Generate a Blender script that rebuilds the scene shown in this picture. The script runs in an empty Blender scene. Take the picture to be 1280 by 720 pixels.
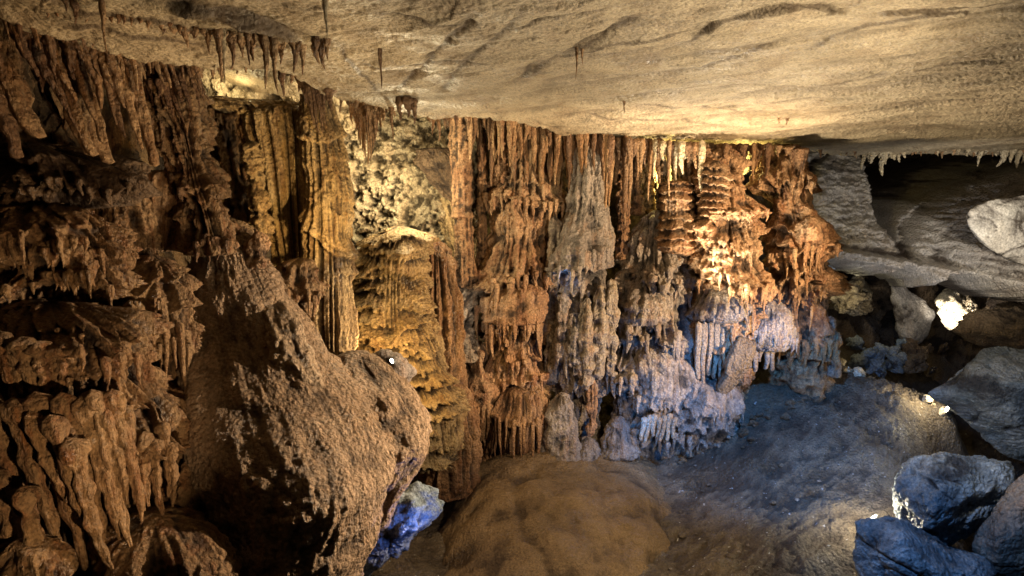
import bpy, math, random
import numpy as np
F32 = np.float32
# ------------------------------------------------------------------ camera model
W, H, FPX, HORIZON, CAMZ = 1280.0, 720.0, 800.0, 240.0, 5.0
PITCH = math.atan((360.0 - HORIZON) / FPX)
CP, SP = math.cos(PITCH), math.sin(PITCH)

def at(px, py, Y):
    a = (px - 640.0) / FPX
    b = (360.0 - py) / FPX
    d = np.array([a, CP + b * SP, b * CP - SP])
    return np.array([0, 0, CAMZ]) + d * (Y / d[1])

def at_arr(px, py, Y):
    a = (px - 640.0) / FPX
    b = (360.0 - py) / FPX
    dy = CP + b * SP
    return np.stack([a / dy * Y, Y + 0 * a, CAMZ + (b * CP - SP) / dy * Y], -1)

C = bpy.data.collections.new("cave")
scene = bpy.context.scene
scene.collection.children.link(C)

# ------------------------------------------------------------------ noise
_rs = np.random.RandomState(7)
_perm = _rs.permutation(256).astype(np.int32)
_perm = np.concatenate([_perm, _perm, _perm])
_g = _rs.normal(size=(256, 3)).astype(F32)
_g /= np.linalg.norm(_g, axis=1, keepdims=True)

def perlin(P):
    P = np.asarray(P, F32)
    sh = P.shape[:-1]
    P = P.reshape(-1, 3)
    out = np.empty(len(P), F32)
    for s in range(0, len(P), 200000):
        p = P[s:s + 200000]
        i = np.floor(p).astype(np.int32)
        f = p - i
        i &= 255
        u = f * f * f * (f * (f * 6 - 15) + 10)
        res = 0
        for dx in (0, 1):
            hx = _perm[i[:, 0] + dx]
            wx = u[:, 0] if dx else 1 - u[:, 0]
            for dy in (0, 1):
                hy = _perm[hx + i[:, 1] + dy]
                wy = u[:, 1] if dy else 1 - u[:, 1]
                for dz in (0, 1):
                    hz = _perm[hy + i[:, 2] + dz]
                    wz = u[:, 2] if dz else 1 - u[:, 2]
                    g = _g[hz]
                    d = g[:, 0] * (f[:, 0] - dx) + g[:, 1] * (f[:, 1] - dy) + g[:, 2] * (f[:, 2] - dz)
                    res = res + wx * wy * wz * d
        out[s:s + 200000] = res * 1.5
    return out.reshape(sh)

def fbm(P, k=1.0, octv=4, gain=.5, seed=0):
    P = np.asarray(P, F32) * F32(k) + F32(seed * 7.31)
    r, a = 0, 1.0
    for o in range(octv):
        r = r + a * perlin(P)
        P = P * F32(2.03) + F32(3.7)
        a *= gain
    return r

def billow(P, k=1.0, octv=3, gain=.5, seed=0):
    P = np.asarray(P, F32) * F32(k) + F32(seed * 5.17)
    r, a = 0, 1.0
    for o in range(octv):
        r = r + a * np.abs(perlin(P))
        P = P * F32(2.07) + F32(1.9)
        a *= gain
    return r

def worley(P, seed=0):
    P = np.asarray(P, F32) + F32(seed * 3.3)
    sh = P.shape[:-1]
    P = P.reshape(-1, 3)
    i = np.floor(P).astype(np.int32)
    f = P - i
    best = np.full(len(P), 9.0, F32)
    jit = _rs2
    for dx in (-1, 0, 1):
        for dy in (-1, 0, 1):
            for dz in (-1, 0, 1):
                h = _perm[(_perm[(_perm[(i[:, 0] + dx) & 255] + i[:, 1] + dy) & 255] + i[:, 2] + dz) & 255]
                q = jit[h] + np.array([dx, dy, dz], F32) - f
                best = np.minimum(best, (q * q).sum(-1))
    return np.sqrt(best).reshape(sh)
_rs2 = np.random.RandomState(3).rand(256, 3).astype(F32)

def blur1(a, n, axis, wrap=False):
    if n < 1: return a
    pad = [(0, 0)] * a.ndim
    pad[axis] = (n, n)
    b = np.pad(a, pad, mode='wrap' if wrap else 'edge')
    c = np.cumsum(b, axis=axis, dtype=np.float64)
    c = np.concatenate([np.zeros_like(np.take(c, [0], axis)), c], axis)
    L = a.shape[axis]
    hi = np.take(c, np.arange(L) + 2 * n + 1, axis)
    lo = np.take(c, np.arange(L), axis)
    return ((hi - lo) / (2 * n + 1)).astype(F32)

def terrace(P, k, n, seed=0, sharp=.12, octv=3):
    v = fbm(P, k, octv, .5, seed) * n
    f = v - np.floor(v)
    return np.floor(v) + smooth01((f - .5) / sharp + .5), np.exp(-((f - .5) / (sharp * .8)) ** 2)

def smooth01(x):
    x = np.clip(x, 0, 1)
    return x * x * (3 - 2 * x)

# ------------------------------------------------------------------ mesh builders
def tag(o, label=None, cat=None, group=None, kind=None):
    if label: o["label"] = label
    if cat: o["category"] = cat
    if group: o["group"] = group
    if kind: o["kind"] = kind
    return o

def link_mesh(name, V, quads, mat, origin=None, parent=None, cav=None, tris=None, smooth=True):
    V = np.asarray(V, F32).reshape(-1, 3)
    if origin is None: origin = np.array([0, 0, 0])
    origin = np.asarray(origin, float)
    me = bpy.data.meshes.new(name)
    quads = np.asarray(quads, np.int32).reshape(-1, 4) if quads is not None else np.zeros((0, 4), np.int32)
    tris = np.asarray(tris, np.int32).reshape(-1, 3) if tris is not None else np.zeros((0, 3), np.int32)
    nq, nt = len(quads), len(tris)
    me.vertices.add(len(V))
    me.vertices.foreach_set('co', (V - origin).astype(F32).ravel())
    me.loops.add(nq * 4 + nt * 3)
    me.loops.foreach_set('vertex_index', np.concatenate([quads.ravel(), tris.ravel()]).astype(np.int32))
    me.polygons.add(nq + nt)
    st = np.concatenate([np.arange(nq) * 4, nq * 4 + np.arange(nt) * 3]).astype(np.int32)
    me.polygons.foreach_set('loop_start', st)
    me.polygons.foreach_set('use_smooth', np.full(nq + nt, smooth, bool))
    me.update(calc_edges=True)
    if cav is not None:
        at_ = me.attributes.new('cav', 'FLOAT', 'POINT')
        at_.data.foreach_set('value', np.asarray(cav, F32).ravel())
    me.materials.append(mat)
    o = bpy.data.objects.new(name, me)
    C.objects.link(o)
    if parent is not None:
        o.parent = parent
        o.location = origin - np.array(parent.location)
    else:
        o.location = origin
    return o

def grid_quads(nv, nu, wrap=False, flip=False):
    j = np.arange(nv - 1)[:, None]
    i = np.arange(nu if wrap else nu - 1)[None, :]
    i2 = (i + 1) % nu
    a = j * nu + i; b = j * nu + i2; c = (j + 1) * nu + i2; d = (j + 1) * nu + i
    q = np.stack([a, b, c, d], -1).reshape(-1, 4)
    return q[:, ::-1] if flip else q

def gauss_s(a, n):
    for _ in range(3): a = blur1(a, n, 0)
    return a

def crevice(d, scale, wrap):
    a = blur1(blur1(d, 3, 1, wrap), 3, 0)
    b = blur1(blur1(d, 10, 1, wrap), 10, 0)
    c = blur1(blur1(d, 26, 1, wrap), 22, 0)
    return np.clip(np.clip(((a + b) * .5 - d) / scale, 0, 1) + .75 * np.clip((c - d) / (scale * 2.2), 0, 1), 0, 1)  # mask for shade put into the colour; last term reaches deep recesses

def spike_mesh(top, L, r, seed, lean=(0, 0), nu=10, nv=16, tip=.12, knob=.12, swell=0.0, flare=.5):
    rnd = np.random.RandomState(seed % 99991)
    t = np.linspace(0, 1, nv)[:, None]
    th = (np.arange(nu) / nu * 2 * np.pi)[None, :]
    prof = tip + (1 - tip) * (1 - t) ** .85
    prof = prof * (1 + flare * 1.3 * np.exp(-t * L / .05)) + swell * np.sin(np.pi * t)
    prof = prof * (1 + knob * np.sin(t * (14 + 10 * rnd.rand()) + rnd.rand() * 6) + knob * .7 * np.sin(t * (31 + 9 * rnd.rand()) + 2 * np.sin(th + rnd.rand() * 6)))
    prof = prof * (1 + .13 * np.sin(3 * th + rnd.rand() * 6 + t * 2) + .08 * np.sin(5 * th + rnd.rand() * 6))
    prof[-1] = .02
    prof[0] = .05; prof[1] *= .8
    t = t.copy(); t[0] = -min(.12, r * 1.6 / max(L, .01)); t[1] = -min(.07, r * .8 / max(L, .01))
    wob = r * .5
    cx = top[0] + lean[0] * L * t + wob * np.sin(t * 5 + rnd.rand() * 6) * t
    cy = top[1] + lean[1] * L * t + wob * np.cos(t * 4 + rnd.rand() * 6) * t
    X = cx + prof * r * np.cos(th); Y = cy + prof * r * np.sin(th)
    Z = top[2] - L * t + 0 * th
    V = np.stack([X, Y, Z], -1)
    return V, grid_quads(nv, nu, True, True)

def spike(name, top, L, r, mat, seed, parent=None, label=None, cat='stalactite', group=None, **k):
    V, q = spike_mesh(top, L, r, seed, **k)
    o = link_mesh(name, V, q, mat, origin=top, parent=parent)
    if parent is None: tag(o, label, cat, group)
    return o

def pxs(px, Y): return px / FPX * Y

LUMP = .20
def column(name, pts, mat, label=None, cat=None, group=None, seed=0, dr=.85, flute=(.03, 8, .5), tiers=(), ribs=None,
           bump=(.03, 4.0), pop=None, fine=(.006, 22), caps=(.06, .03), res=1.0, fringe=(), fr_mat=None, parent=None, kind=None, cavs=.03,
           part='stalactite', twist=0.0, auto=None):
    """closed dripstone body: pts = (px, py, half width px, Y) from the top down; returns the object"""
    if auto:
        r0 = random.Random(seed * 31 + 1)
        y_a, y_b = auto[3:5] if len(auto) > 3 else (pts[0][1], pts[-1][1])
        n_a, amp_a, teeth = auto[:3]
        for k in range(n_a):
            py = y_a + (y_b - y_a) * (k + .5 + r0.uniform(-.3, .3)) / n_a
            tiers = list(tiers) + [(py, amp_a * r0.uniform(.6, 1.3), r0.uniform(.06, .22), r0.uniform(.15, .45), r0.uniform(.06, .2))]
            if teeth: 
                t0 = r0.uniform(190, 270); fringe = list(fringe) + [(py, teeth, 8, r0.uniform(18, 44), r0.uniform(2.0, 3.4), t0, t0 + r0.uniform(60, 90), 0)]
    A = np.array([tuple(at(p[0], p[1], p[3])) for p in pts]); R = np.array([pxs(p[2], p[3]) for p in pts]) * (.90 if name == 'flowstone_column' else 1)
    seg = np.r_[0, np.cumsum(np.linalg.norm(np.diff(A, axis=0), axis=1))]
    Ltot = seg[-1]
    pxlen = abs(pts[-1][1] - pts[0][1])
    nv = int(max(24, pxlen / 1.35 * res)); nu = int(max(28, 2 * np.pi * max(p[2] for p in pts) / 1.7 * res))
    nv = min(nv, 620); nu = min(nu, 620)
    t = np.linspace(0, 1, nv)
    s = t * Ltot
    n_s = max(1, nv // 16)
    def ip(a): return gauss_s(np.interp(s, seg, a).astype(np.float64), n_s)
    cx, cy, rr = ip(A[:, 0]), ip(A[:, 1]), ip(R)
    cz = np.interp(s, seg, A[:, 2])
    cap = np.ones(nv)
    if caps[0] > 0: cap *= np.sqrt(np.clip(1 - (1 - np.clip(t / caps[0], 0, 1)) ** 2, 0, 1))
    if caps[1] > 0: cap *= np.sqrt(np.clip(1 - (1 - np.clip((1 - t) / caps[1], 0, 1)) ** 2, 0, 1))
    th = np.arange(nu) / nu * 2 * np.pi
    ct, sn = np.cos(th)[None, :], np.sin(th)[None, :]
    rm = float(rr.mean())
    Z = cz[:, None] + 0 * ct
    lr = rm * (.12 + .88 * gauss_s(cap.astype(float), max(1, nv // 40)))[:, None]
    loc = np.stack([lr * ct + 0 * Z, lr * dr * sn + 0 * Z, Z], -1)
    if twist: loc[..., 0] += twist * (Z - cz[0])
    so = seed * 1.77
    d = np.zeros((nv, nu), F32)
    lumps = fbm(loc, 1.3, 2, .5, seed=seed + 40)
    d += LUMP * {'drapery': .25, 'dripstone_column': .3, 'flowstone_mound': .35, 'flowstone_ridge': .3, 'stalagmite': .5}.get(name, 1) * rm ** .5 * lumps
    fl = 0
    if flute and flute[0] > 0:
        q = loc * np.array([flute[1], flute[1], flute[2]]) + so
        fl = np.abs(perlin(q)) * 2.2
        fl2 = np.abs(perlin(q * np.array([2.3, 2.3, 1.6]) + 9.1)) * 2.2
        mod = .55 + .6 * smooth01(.5 + perlin(loc * 1.7 + so + 4))
        fl3 = np.abs(perlin(q * np.array([4.6, 4.6, 3.0]) + 3.3))
        mod = mod * (gauss_s(np.clip(cap * 1.3 - .3, 0, 1).astype(float), max(1, nv // 40)) ** 2)[:, None]
        d += flute[0] * mod * (fl + .5 * fl2 + .45 * fl3)
    flt = fl if np.ndim(fl) else 0 * Z
    for k, T in enumerate(tiers):
        py, amp, Lk, warp, fr = T
        zi = at(pts[0][0], py, np.interp(py, [p[1] for p in pts], [p[3] for p in pts]))[2]
        q2 = loc * np.array([1.6, 1.6, .05]) + so + k * 3.1
        q3 = loc * np.array([9, 9, .25]) + so + k * 1.3
        lip = zi + warp * perlin(q2) * 1.4 - fr * np.clip(np.abs(perlin(q3)) * 2.4, 0, 1.3)
        dz = Z - lip
        aa = amp * (.65 + .9 * smooth01(.5 + perlin(q2 + 5)))
        pr = np.where(dz > 0, np.exp(-np.clip(dz, 0, 9) / Lk), np.clip(1 + dz / .03, 0, 1))
        d += aa * pr
    if ribs:
        n, amp, warp = ribs
        ph = Z * n + warp * fbm(loc, 1.5, 3, seed=seed) + .35 * flt
        fr_ = ph - np.floor(ph)
        saw = np.where(fr_ > .12, (1 - fr_) / .88, fr_ / .12)
        msk = smooth01(.85 + 1.6 * perlin(loc * 1.9 + so + 8))
        d += amp * saw ** 1.5 * msk
    if bump: d += bump[0] * fbm(loc, bump[1], 4, .55, seed=seed) * 1.6
    if pop:
        qq = loc * np.array([pop[1], pop[1], pop[1] * pop[2]]) + so
        qq = qq + .35 * np.stack([perlin(qq * .8), perlin(qq * .8 + 7), perlin(qq * .8 + 13)], -1)
        d += pop[0] * (.75 - worley(qq)) * (.15 + 1.3 * smooth01(.5 + 1.5 * perlin(loc * 1.5 + 3 + so)))
    if fine: d += fine[0] * billow(loc, fine[1], 2, .5, seed=seed) * 1.6
    d -= .85 * blur1(d.mean(1, keepdims=True).repeat(2, 1), max(3, nv // 5), 0)[:, :1]
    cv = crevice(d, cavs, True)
    capm = np.clip(cap * 1.6, 0, 1)[:, None]
    rad = rr[:, None] * cap[:, None] + d * capm
    rad = np.maximum(rad, .001)
    ry = (rr * cap * dr)[:, None] + d * capm
    ry = np.maximum(ry, .001)
    V = np.stack([cx[:, None] + rad * ct, cy[:, None] + ry * sn, Z], -1)
    base = (cx[-1], cy[-1], cz[-1])
    o = link_mesh(name, V, grid_quads(nv, nu, True, True), mat, origin=base, parent=parent, cav=cv)
    if parent is None: tag(o, label, cat or name.replace('_', ' '), group, kind)
    # hanging / standing teeth of the lips as parts
    rnd = random.Random(seed * 13 + 5)
    for (py, n, l0, l1, rp, th0, th1, leanx) in fringe:
        yy = np.interp(py, [p[1] for p in pts], [p[3] for p in pts])
        zi = at(pts[0][0], py, yy)[2]
        j = int(np.argmin(np.abs(cz - zi)))
        for k in range(n):
            a = th0 + (th1 - th0) * (k + .5 + rnd.uniform(-.35, .35)) / n
            i = int((a / 360.0) % 1 * nu) % nu
            j2 = min(nv - 2, max(1, j + rnd.randint(-3, 3)))
            q_ = blur1(np.hypot(V[max(0, j2 - 14):j2 + 14, i, 0] - cx[j2], V[max(0, j2 - 14):j2 + 14, i, 1] - cy[j2]), 0, 0); j2 = max(0, j2 - 14) + int(np.argmax(q_))
            p = V[j2, i].astype(float)
            L = pxs(rnd.uniform(l0, l1), yy)
            r = pxs(rp * rnd.uniform(.65, 1.3), yy)
            top = (p[0] - r * .6 * math.cos(math.radians(a)), p[1] - r * .6 * math.sin(math.radians(a)), p[2] + r * 1.5)
            spike(part, top, L, r, fr_mat or mat, seed * 100 + k * 7 + int(py), parent=o, lean=(leanx + rnd.uniform(-.04, .04), -.02), knob=.09, swell=rnd.uniform(0, .25), nu=9, nv=14)
    return o

def rbf_fit(P, v):
    P = np.asarray(P, float); v = np.asarray(v, float)
    n = len(P)
    r = np.linalg.norm(P[:, None] - P[None], axis=-1)
    K = np.where(r > 0, r * r * np.log(np.maximum(r, 1e-9)), 0)
    M = np.zeros((n + 3, n + 3)); M[:n, :n] = K + 1e-3 * np.eye(n)
    M[:n, n] = 1; M[:n, n + 1:] = P; M[n, :n] = 1; M[n + 1:, :n] = P.T
    w = np.linalg.solve(M, np.r_[v, 0, 0, 0])
    def f(X):
        sh = X.shape[:-1]; X = X.reshape(-1, 2)
        out = np.full(len(X), w[n])
        out += X @ w[n + 1:]
        for i in range(n):
            r2 = ((X - P[i]) ** 2).sum(-1)
            out += w[i] * .5 * r2 * np.log(np.maximum(r2, 1e-12))
        return out.reshape(sh)
    return f

def sheet(name, x0, x1, y0, y1, ctrl, mat, disp, res=2.0, label=None, cat=None, kind=None, curl=(0, 0, 0, 0), group=None, cavs=.04, low=None):
    """wall patch through control points (px, py, Y); displaced towards the hall; edges curl back into the rock"""
    nu = int((x1 - x0) / res) + 1; nv = int((y1 - y0) / res) + 1
    U, Vv = np.meshgrid(np.linspace(x0, x1, nu), np.linspace(y0, y1, nv))
    if low is not None:
        yb = np.interp(U, [p[0] for p in low], [p[1] for p in low]) + 5 * fbm(np.stack([U / 22, 0 * U, 0 * U], -1), 1, 4, .6)
        Vv = y0 + (Vv - y0) * (yb - y0) / (y1 - y0)
    c = np.array(ctrl, float)
    f = rbf_fit(c[:, :2] / 100, c[:, 2])
    Y = f(np.stack([U, Vv], -1) / 100)
    P0 = at_arr(U, Vv, Y)
    d = disp(P0, U, Vv)
    if any(curl):
        l, r, t, b = curl
        e = 0
        if l: e = e + 1.5 * np.clip(1 - (U - x0) / l, 0, 1) ** 2
        if r: e = e + 1.5 * np.clip(1 - (x1 - U) / r, 0, 1) ** 2
        if t: e = e + 1.5 * np.clip(1 - (Vv - y0) / t, 0, 1) ** 2
        if b: e = e + 1.5 * np.clip(1 - ((yb if low is not None else y1) - Vv) / b, 0, 1) ** 2
        d = d - e
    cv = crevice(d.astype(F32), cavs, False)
    P = at_arr(U, Vv, Y - d)
    # keep the height of a displaced point, move it only in depth
    P[..., 2] = P0[..., 2]; P[..., 0] = P0[..., 0]
    o = link_mesh(name, P, grid_quads(nv, nu, False, True), mat, cav=cv)
    tag(o, label, cat, group, kind)
    return o

def ico(n):
    import bmesh
    bm = bmesh.new(); bmesh.ops.create_icosphere(bm, subdivisions=n, radius=1)
    V = np.array([v.co[:] for v in bm.verts]); T = np.array([[v.index for v in f.verts] for f in bm.faces]); bm.free()
    return V, T
_ico = {}
def boulder(name, poly, Y, depth, mat, label=None, cat='boulder', seed=0, front=.5, bump=(.05, 2.2), fine=(.008, 18), strata=None, sub=6, group=None, kind=None, soft=55., ytilt=0.0, ridge=None, parent=None):
    """angular rock whose outline follows poly (pixel points at depth Y), with a broken front face and body behind"""
    import bmesh
    rnd = np.random.RandomState(seed)
    pts = []
    cpx = np.mean([p[0] for p in poly]); cpy = np.mean([p[1] for p in poly])
    for (x, y) in poly:
        yy = Y + ytilt * (cpy - y) / 100.
        pts.append(at(x, y, yy)); 
        q = at(cpx + (x - cpx) * .8, cpy + (y - cpy) * .8, yy + depth); pts.append(q)
        q = at(cpx + (x - cpx) * rnd.uniform(.35, .75), cpy + (y - cpy) * rnd.uniform(.35, .75), yy - depth * front * rnd.uniform(.5, 1)); pts.append(q)
    for r_ in (ridge or ()):
        pts.append(at(*r_))
    pts = np.array(pts)
    c = pts.mean(0)
    bm = bmesh.new()
    for p in pts - c: bm.verts.new(p)
    bmesh.ops.convex_hull(bm, input=bm.verts)
    bmesh.ops.recalc_face_normals(bm, faces=bm.faces)
    N = []; D = []
    for f in bm.faces:
        n = f.normal
        dd = n.dot(f.calc_center_median())
        if dd < 0: n, dd = -n, -dd
        if f.calc_area() > 1e-6: N.append(n[:]); D.append(max(dd, .02))
    bm.free()
    N = np.array(N); D = np.array(D)
    if sub not in _ico: _ico[sub] = ico(sub)
    dirs, T = _ico[sub]
    dots = dirs @ N.T
    inv = np.clip(dots / D[None], 1e-3, None)
    r = 1 / ((inv ** soft).sum(1) ** (1 / soft))
    P = dirs * r[:, None]
    Pw = P + c
    d = bump[0] * fbm(Pw, bump[1], 5, .55, seed=seed) * 1.6
    d += fine[0] * billow(Pw, fine[1], 2, .5, seed=seed + 1) * 1.6
    cr = np.abs(perlin(Pw * np.array([1.3, 1.3, 2.2]) + seed))
    crk = np.exp(-(cr / .03) ** 2)
    d -= .05 * crk * smooth01(.5 + 2 * perlin(Pw * .9 + seed + 3))
    cr2 = np.abs(perlin(Pw * np.array([2.9, 2.9, 3.6]) + seed * 2 + 5)); d -= .025 * np.exp(-(cr2 / .035) ** 2)
    lv = fbm(Pw, 1.5, 3, .5, seed=seed * 3 + 9) * 5; d += .02 * (np.floor(lv) + smooth01(((lv % 1) - .8) / .2)) * min(1, bump[0] / .06)
    if strata:
        ph = Pw @ np.array(strata[0]) * strata[1] + .6 * fbm(Pw, 1.2, 3, seed=seed)
        d += strata[2] * (np.abs((ph % 1) - .5) * 2 - .5)
    low = bump[0] * fbm(Pw, bump[1], 2, .55, seed=seed) * 1.6
    P = P + dirs * d[:, None]
    cv = np.clip((low - d) / .05, 0, 1)
    V = P + c
    base = np.array([c[0], c[1], V[:, 2].min()])
    o = link_mesh(name, V, None, mat, origin=base, cav=cv, tris=T, parent=parent)
    if parent is None: tag(o, label, cat, group, kind)
    return o

# ------------------------------------------------------------------ materials
def rock(name, ca, cb, cc, streak=.5, rough=.75, bump=.35, scale=1.0, crease_shade=.9, crease_col=(.018, .010, .006), patch=1.1, grain=38., wet=.22, spots=None, flat=False):
    m = bpy.data.materials.new(name); m.use_nodes = True
    nt = m.node_tree; N = nt.nodes; L = nt.links
    bs = N['Principled BSDF']
    geo = N.new('ShaderNodeNewGeometry')
    def mp(sc):
        v = N.new('ShaderNodeMapping'); v.inputs['Scale'].default_value = sc; L.new(geo.outputs['Position'], v.inputs['Vector']); return v.outputs[0]
    def noise(vec, s, det=5, dist=0, rg=.55):
        n = N.new('ShaderNodeTexNoise'); L.new(vec, n.inputs['Vector']); n.inputs['Scale'].default_value = s
        n.inputs['Detail'].default_value = det; n.inputs['Distortion'].default_value = dist; n.inputs['Roughness'].default_value = rg
        return n.outputs['Fac']
    def ramp(x, a, b, va=0, vb=1):
        r = N.new('ShaderNodeMapRange'); L.new(x, r.inputs[0]); r.inputs[1].default_value = a; r.inputs[2].default_value = b
        r.inputs[3].default_value = va; r.inputs[4].default_value = vb; r.interpolation_type = 'SMOOTHSTEP'; return r.outputs[0]
    def mix(f, a, b, mode='MIX'):
        x = N.new('ShaderNodeMix'); x.data_type = 'RGBA'; x.blend_type = mode
        if isinstance(f, (int, float)): x.inputs[0].default_value = f
        else: L.new(f, x.inputs[0])
        for s, v in ((6, a), (7, b)):
            if isinstance(v, tuple): x.inputs[s].default_value = (*v, 1)
            else: L.new(v, x.inputs[s])
        return x.outputs[2]
    def mul(a, b):
        x = N.new('ShaderNodeMath'); x.operation = 'MULTIPLY'
        for s, v in ((0, a), (1, b)):
            if isinstance(v, (int, float)): x.inputs[s].default_value = v
            else: L.new(v, x.inputs[s])
        return x.outputs[0]
    def add(a, b):
        x = N.new('ShaderNodeMath'); x.operation = 'ADD'
        for s, v in ((0, a), (1, b)):
            if isinstance(v, (int, float)): x.inputs[s].default_value = v
            else: L.new(v, x.inputs[s])
        return x.outputs[0]
    p1 = mp((1, 1, 1))
    st = mp((7, 7, .7)) if not flat else mp((2.5, 1.0, 1.0))
    base = mix(ramp(noise(p1, patch * scale, 6, .6, .6), .38, .62), ca, cb)
    sn = noise(st, 1.6 * scale, 5, .4, .6)
    base = mix(mul(ramp(sn, .45, .68), streak), base, cc)
    # darker mineral stains and fine grain
    base = mix(mul(ramp(noise(p1, 3.2 * scale, 6, .3, .65), .5, .72), .55), base, tuple(c * .38 for c in cb))
    g = noise(p1, grain, 4, 0, .7)
    base = mix(1.0, base, ramp_col(N, L, g), 'MULTIPLY')
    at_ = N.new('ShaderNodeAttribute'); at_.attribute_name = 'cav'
    base = mix(mul(at_.outputs['Fac'], crease_shade), base, crease_col)  # darkens creases in the base colour, standing in for shade
    if spots:
        base = mix(ramp(noise(p1, spots[1], 2, 0, .5), .70, .74), base, spots[0])
    L.new(base, bs.inputs['Base Color'])
    rn = noise(p1, 2.2, 4)
    L.new(ramp(rn, .42, .66, rough, max(.2, rough - wet * 2)), bs.inputs['Roughness'])
    bs.inputs['Specular IOR Level'].default_value = .35
    vo = N.new('ShaderNodeTexVoronoi'); L.new(p1, vo.inputs['Vector']); vo.inputs['Scale'].default_value = 26
    hh = add(mul(noise(p1, 14, 6, .2, .65), 1.0), mul(noise(p1, 60, 4, 0, .65), .35))
    hh = add(hh, mul(vo.outputs['Distance'], -.45))
    if not flat: hh = add(hh, mul(noise(mp((1, 1, .16)), 26, 4, .3, .6), .9))
    b = N.new('ShaderNodeBump'); b.inputs['Strength'].default_value = min(1, bump * 2.2); b.inputs['Distance'].default_value = .05 if flat else .085
    L.new(hh, b.inputs['Height']); L.new(b.outputs[0], bs.inputs['Normal'])
    return m

def ramp_col(N, L, fac):
    r = N.new('ShaderNodeValToRGB'); L.new(fac, r.inputs[0])
    r.color_ramp.elements[0].position = .3; r.color_ramp.elements[0].color = (.45, .45, .45, 1)
    r.color_ramp.elements[1].position = .68; r.color_ramp.elements[1].color = (1.25, 1.22, 1.18, 1)
    return r.outputs[0]

M = {}
M['brown'] = rock('brown_flowstone', (.22, .115, .055), (.33, .20, .105), (.12, .048, .02), .75)
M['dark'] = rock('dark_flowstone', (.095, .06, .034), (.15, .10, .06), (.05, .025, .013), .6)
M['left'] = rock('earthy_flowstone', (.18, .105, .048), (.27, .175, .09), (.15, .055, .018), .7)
M['gold'] = rock('golden_flowstone', (.36, .24, .105), (.48, .35, .18), (.16, .08, .03), .8)
M['orange'] = rock('orange_flowstone', (.31, .17, .085), (.40, .26, .15), (.17, .065, .028), .75)
M['grey'] = rock('grey_flowstone', (.21, .18, .16), (.31, .27, .235), (.27, .165, .10), .6, crease_col=(.02, .02, .022))
M['pale'] = rock('pale_flowstone', (.33, .28, .22), (.25, .205, .16), (.27, .16, .09), .6, crease_col=(.04, .03, .025))
M['white'] = rock('white_calcite', (.75, .68, .52), (.62, .52, .38), (.55, .42, .25), .4, crease_col=(.1, .07, .04))
M['mound'] = rock('popcorn_flowstone', (.32, .22, .135), (.40, .285, .185), (.24, .14, .075), .35, bump=.45)
M['ridge'] = rock('light_ridge_flowstone', (.44, .33, .22), (.34, .25, .16), (.26, .16, .09), .4, bump=.4)
M['ridge_grey'] = rock('pale_grey_limestone', (.46, .44, .40), (.38, .355, .32), (.3, .26, .2), .3, flat=True, bump=.2)
M['mud'] = rock('brown_clay', (.17, .115, .06), (.23, .16, .09), (.11, .07, .035), .5, flat=True, bump=.45, grain=60)
M['floor'] = rock('cave_soil', (.105, .085, .062), (.15, .122, .09), (.075, .055, .038), .5, flat=True, bump=.5, grain=45, spots=((.34, .34, .34), 17))
M['ceil'] = rock('limestone_ceiling', (.40, .325, .215), (.33, .265, .17), (.24, .175, .105), .7, flat=True, bump=.36, patch=1.3, grain=52, crease_shade=.9, crease_col=(.05, .03, .015))
M['wallrock'] = rock('rough_wall_rock', (.16, .11, .07), (.23, .17, .11), (.10, .06, .035), .4, bump=.5)
M['popwall'] = rock('cream_popcorn_wall', (.66, .56, .38), (.5, .4, .25), (.34, .24, .13), .5, bump=.6, crease_shade=.85, crease_col=(.06, .04, .02))
M['limest'] = rock('grey_limestone', (.27, .25, .235), (.36, .335, .305), (.24, .18, .13), .4, flat=True, bump=.4, patch=.9)
M['blue'] = rock('bluish_limestone', (.15, .20, .25), (.30, .35, .40), (.09, .11, .14), .6, flat=True, patch=2.2, bump=.75, crease_col=(.015, .015, .02))
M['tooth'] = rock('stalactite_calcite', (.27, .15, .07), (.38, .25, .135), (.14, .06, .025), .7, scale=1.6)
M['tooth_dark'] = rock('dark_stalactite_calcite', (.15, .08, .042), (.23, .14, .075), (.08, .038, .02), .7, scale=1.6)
M['tooth_pale'] = rock('pale_stalactite_calcite', (.55, .47, .33), (.45, .37, .24), (.35, .25, .14), .5, scale=1.6)

# ------------------------------------------------------------------ ceiling
def hz(Y): return 1.12 - .06 * (Y - 4.2)
def ceil_hit(px, py):
    d = at(px, py, 1.0) - np.array([0, 0, CAMZ])     # per unit Y
    e = d[2]
    Y = (1.12 + .06 * 4.2) / (e + .06)
    return d[0] * Y, Y
EDGE = [(-300, -60), (-100, -8), (0, 20), (60, 36), (110, 47), (160, 62), (250, 78), (330, 86), (380, 102), (430, 126), (490, 136), (560, 143), (640, 146), (665, 150),
        (700, 166), (760, 180), (860, 187), (1000, 190), (1140, 191), (1280, 191), (1600, 192)]
e_xy = np.array([ceil_hit(*p) for p in EDGE]); e_a = e_xy[:, 0] / e_xy[:, 1]

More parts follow.
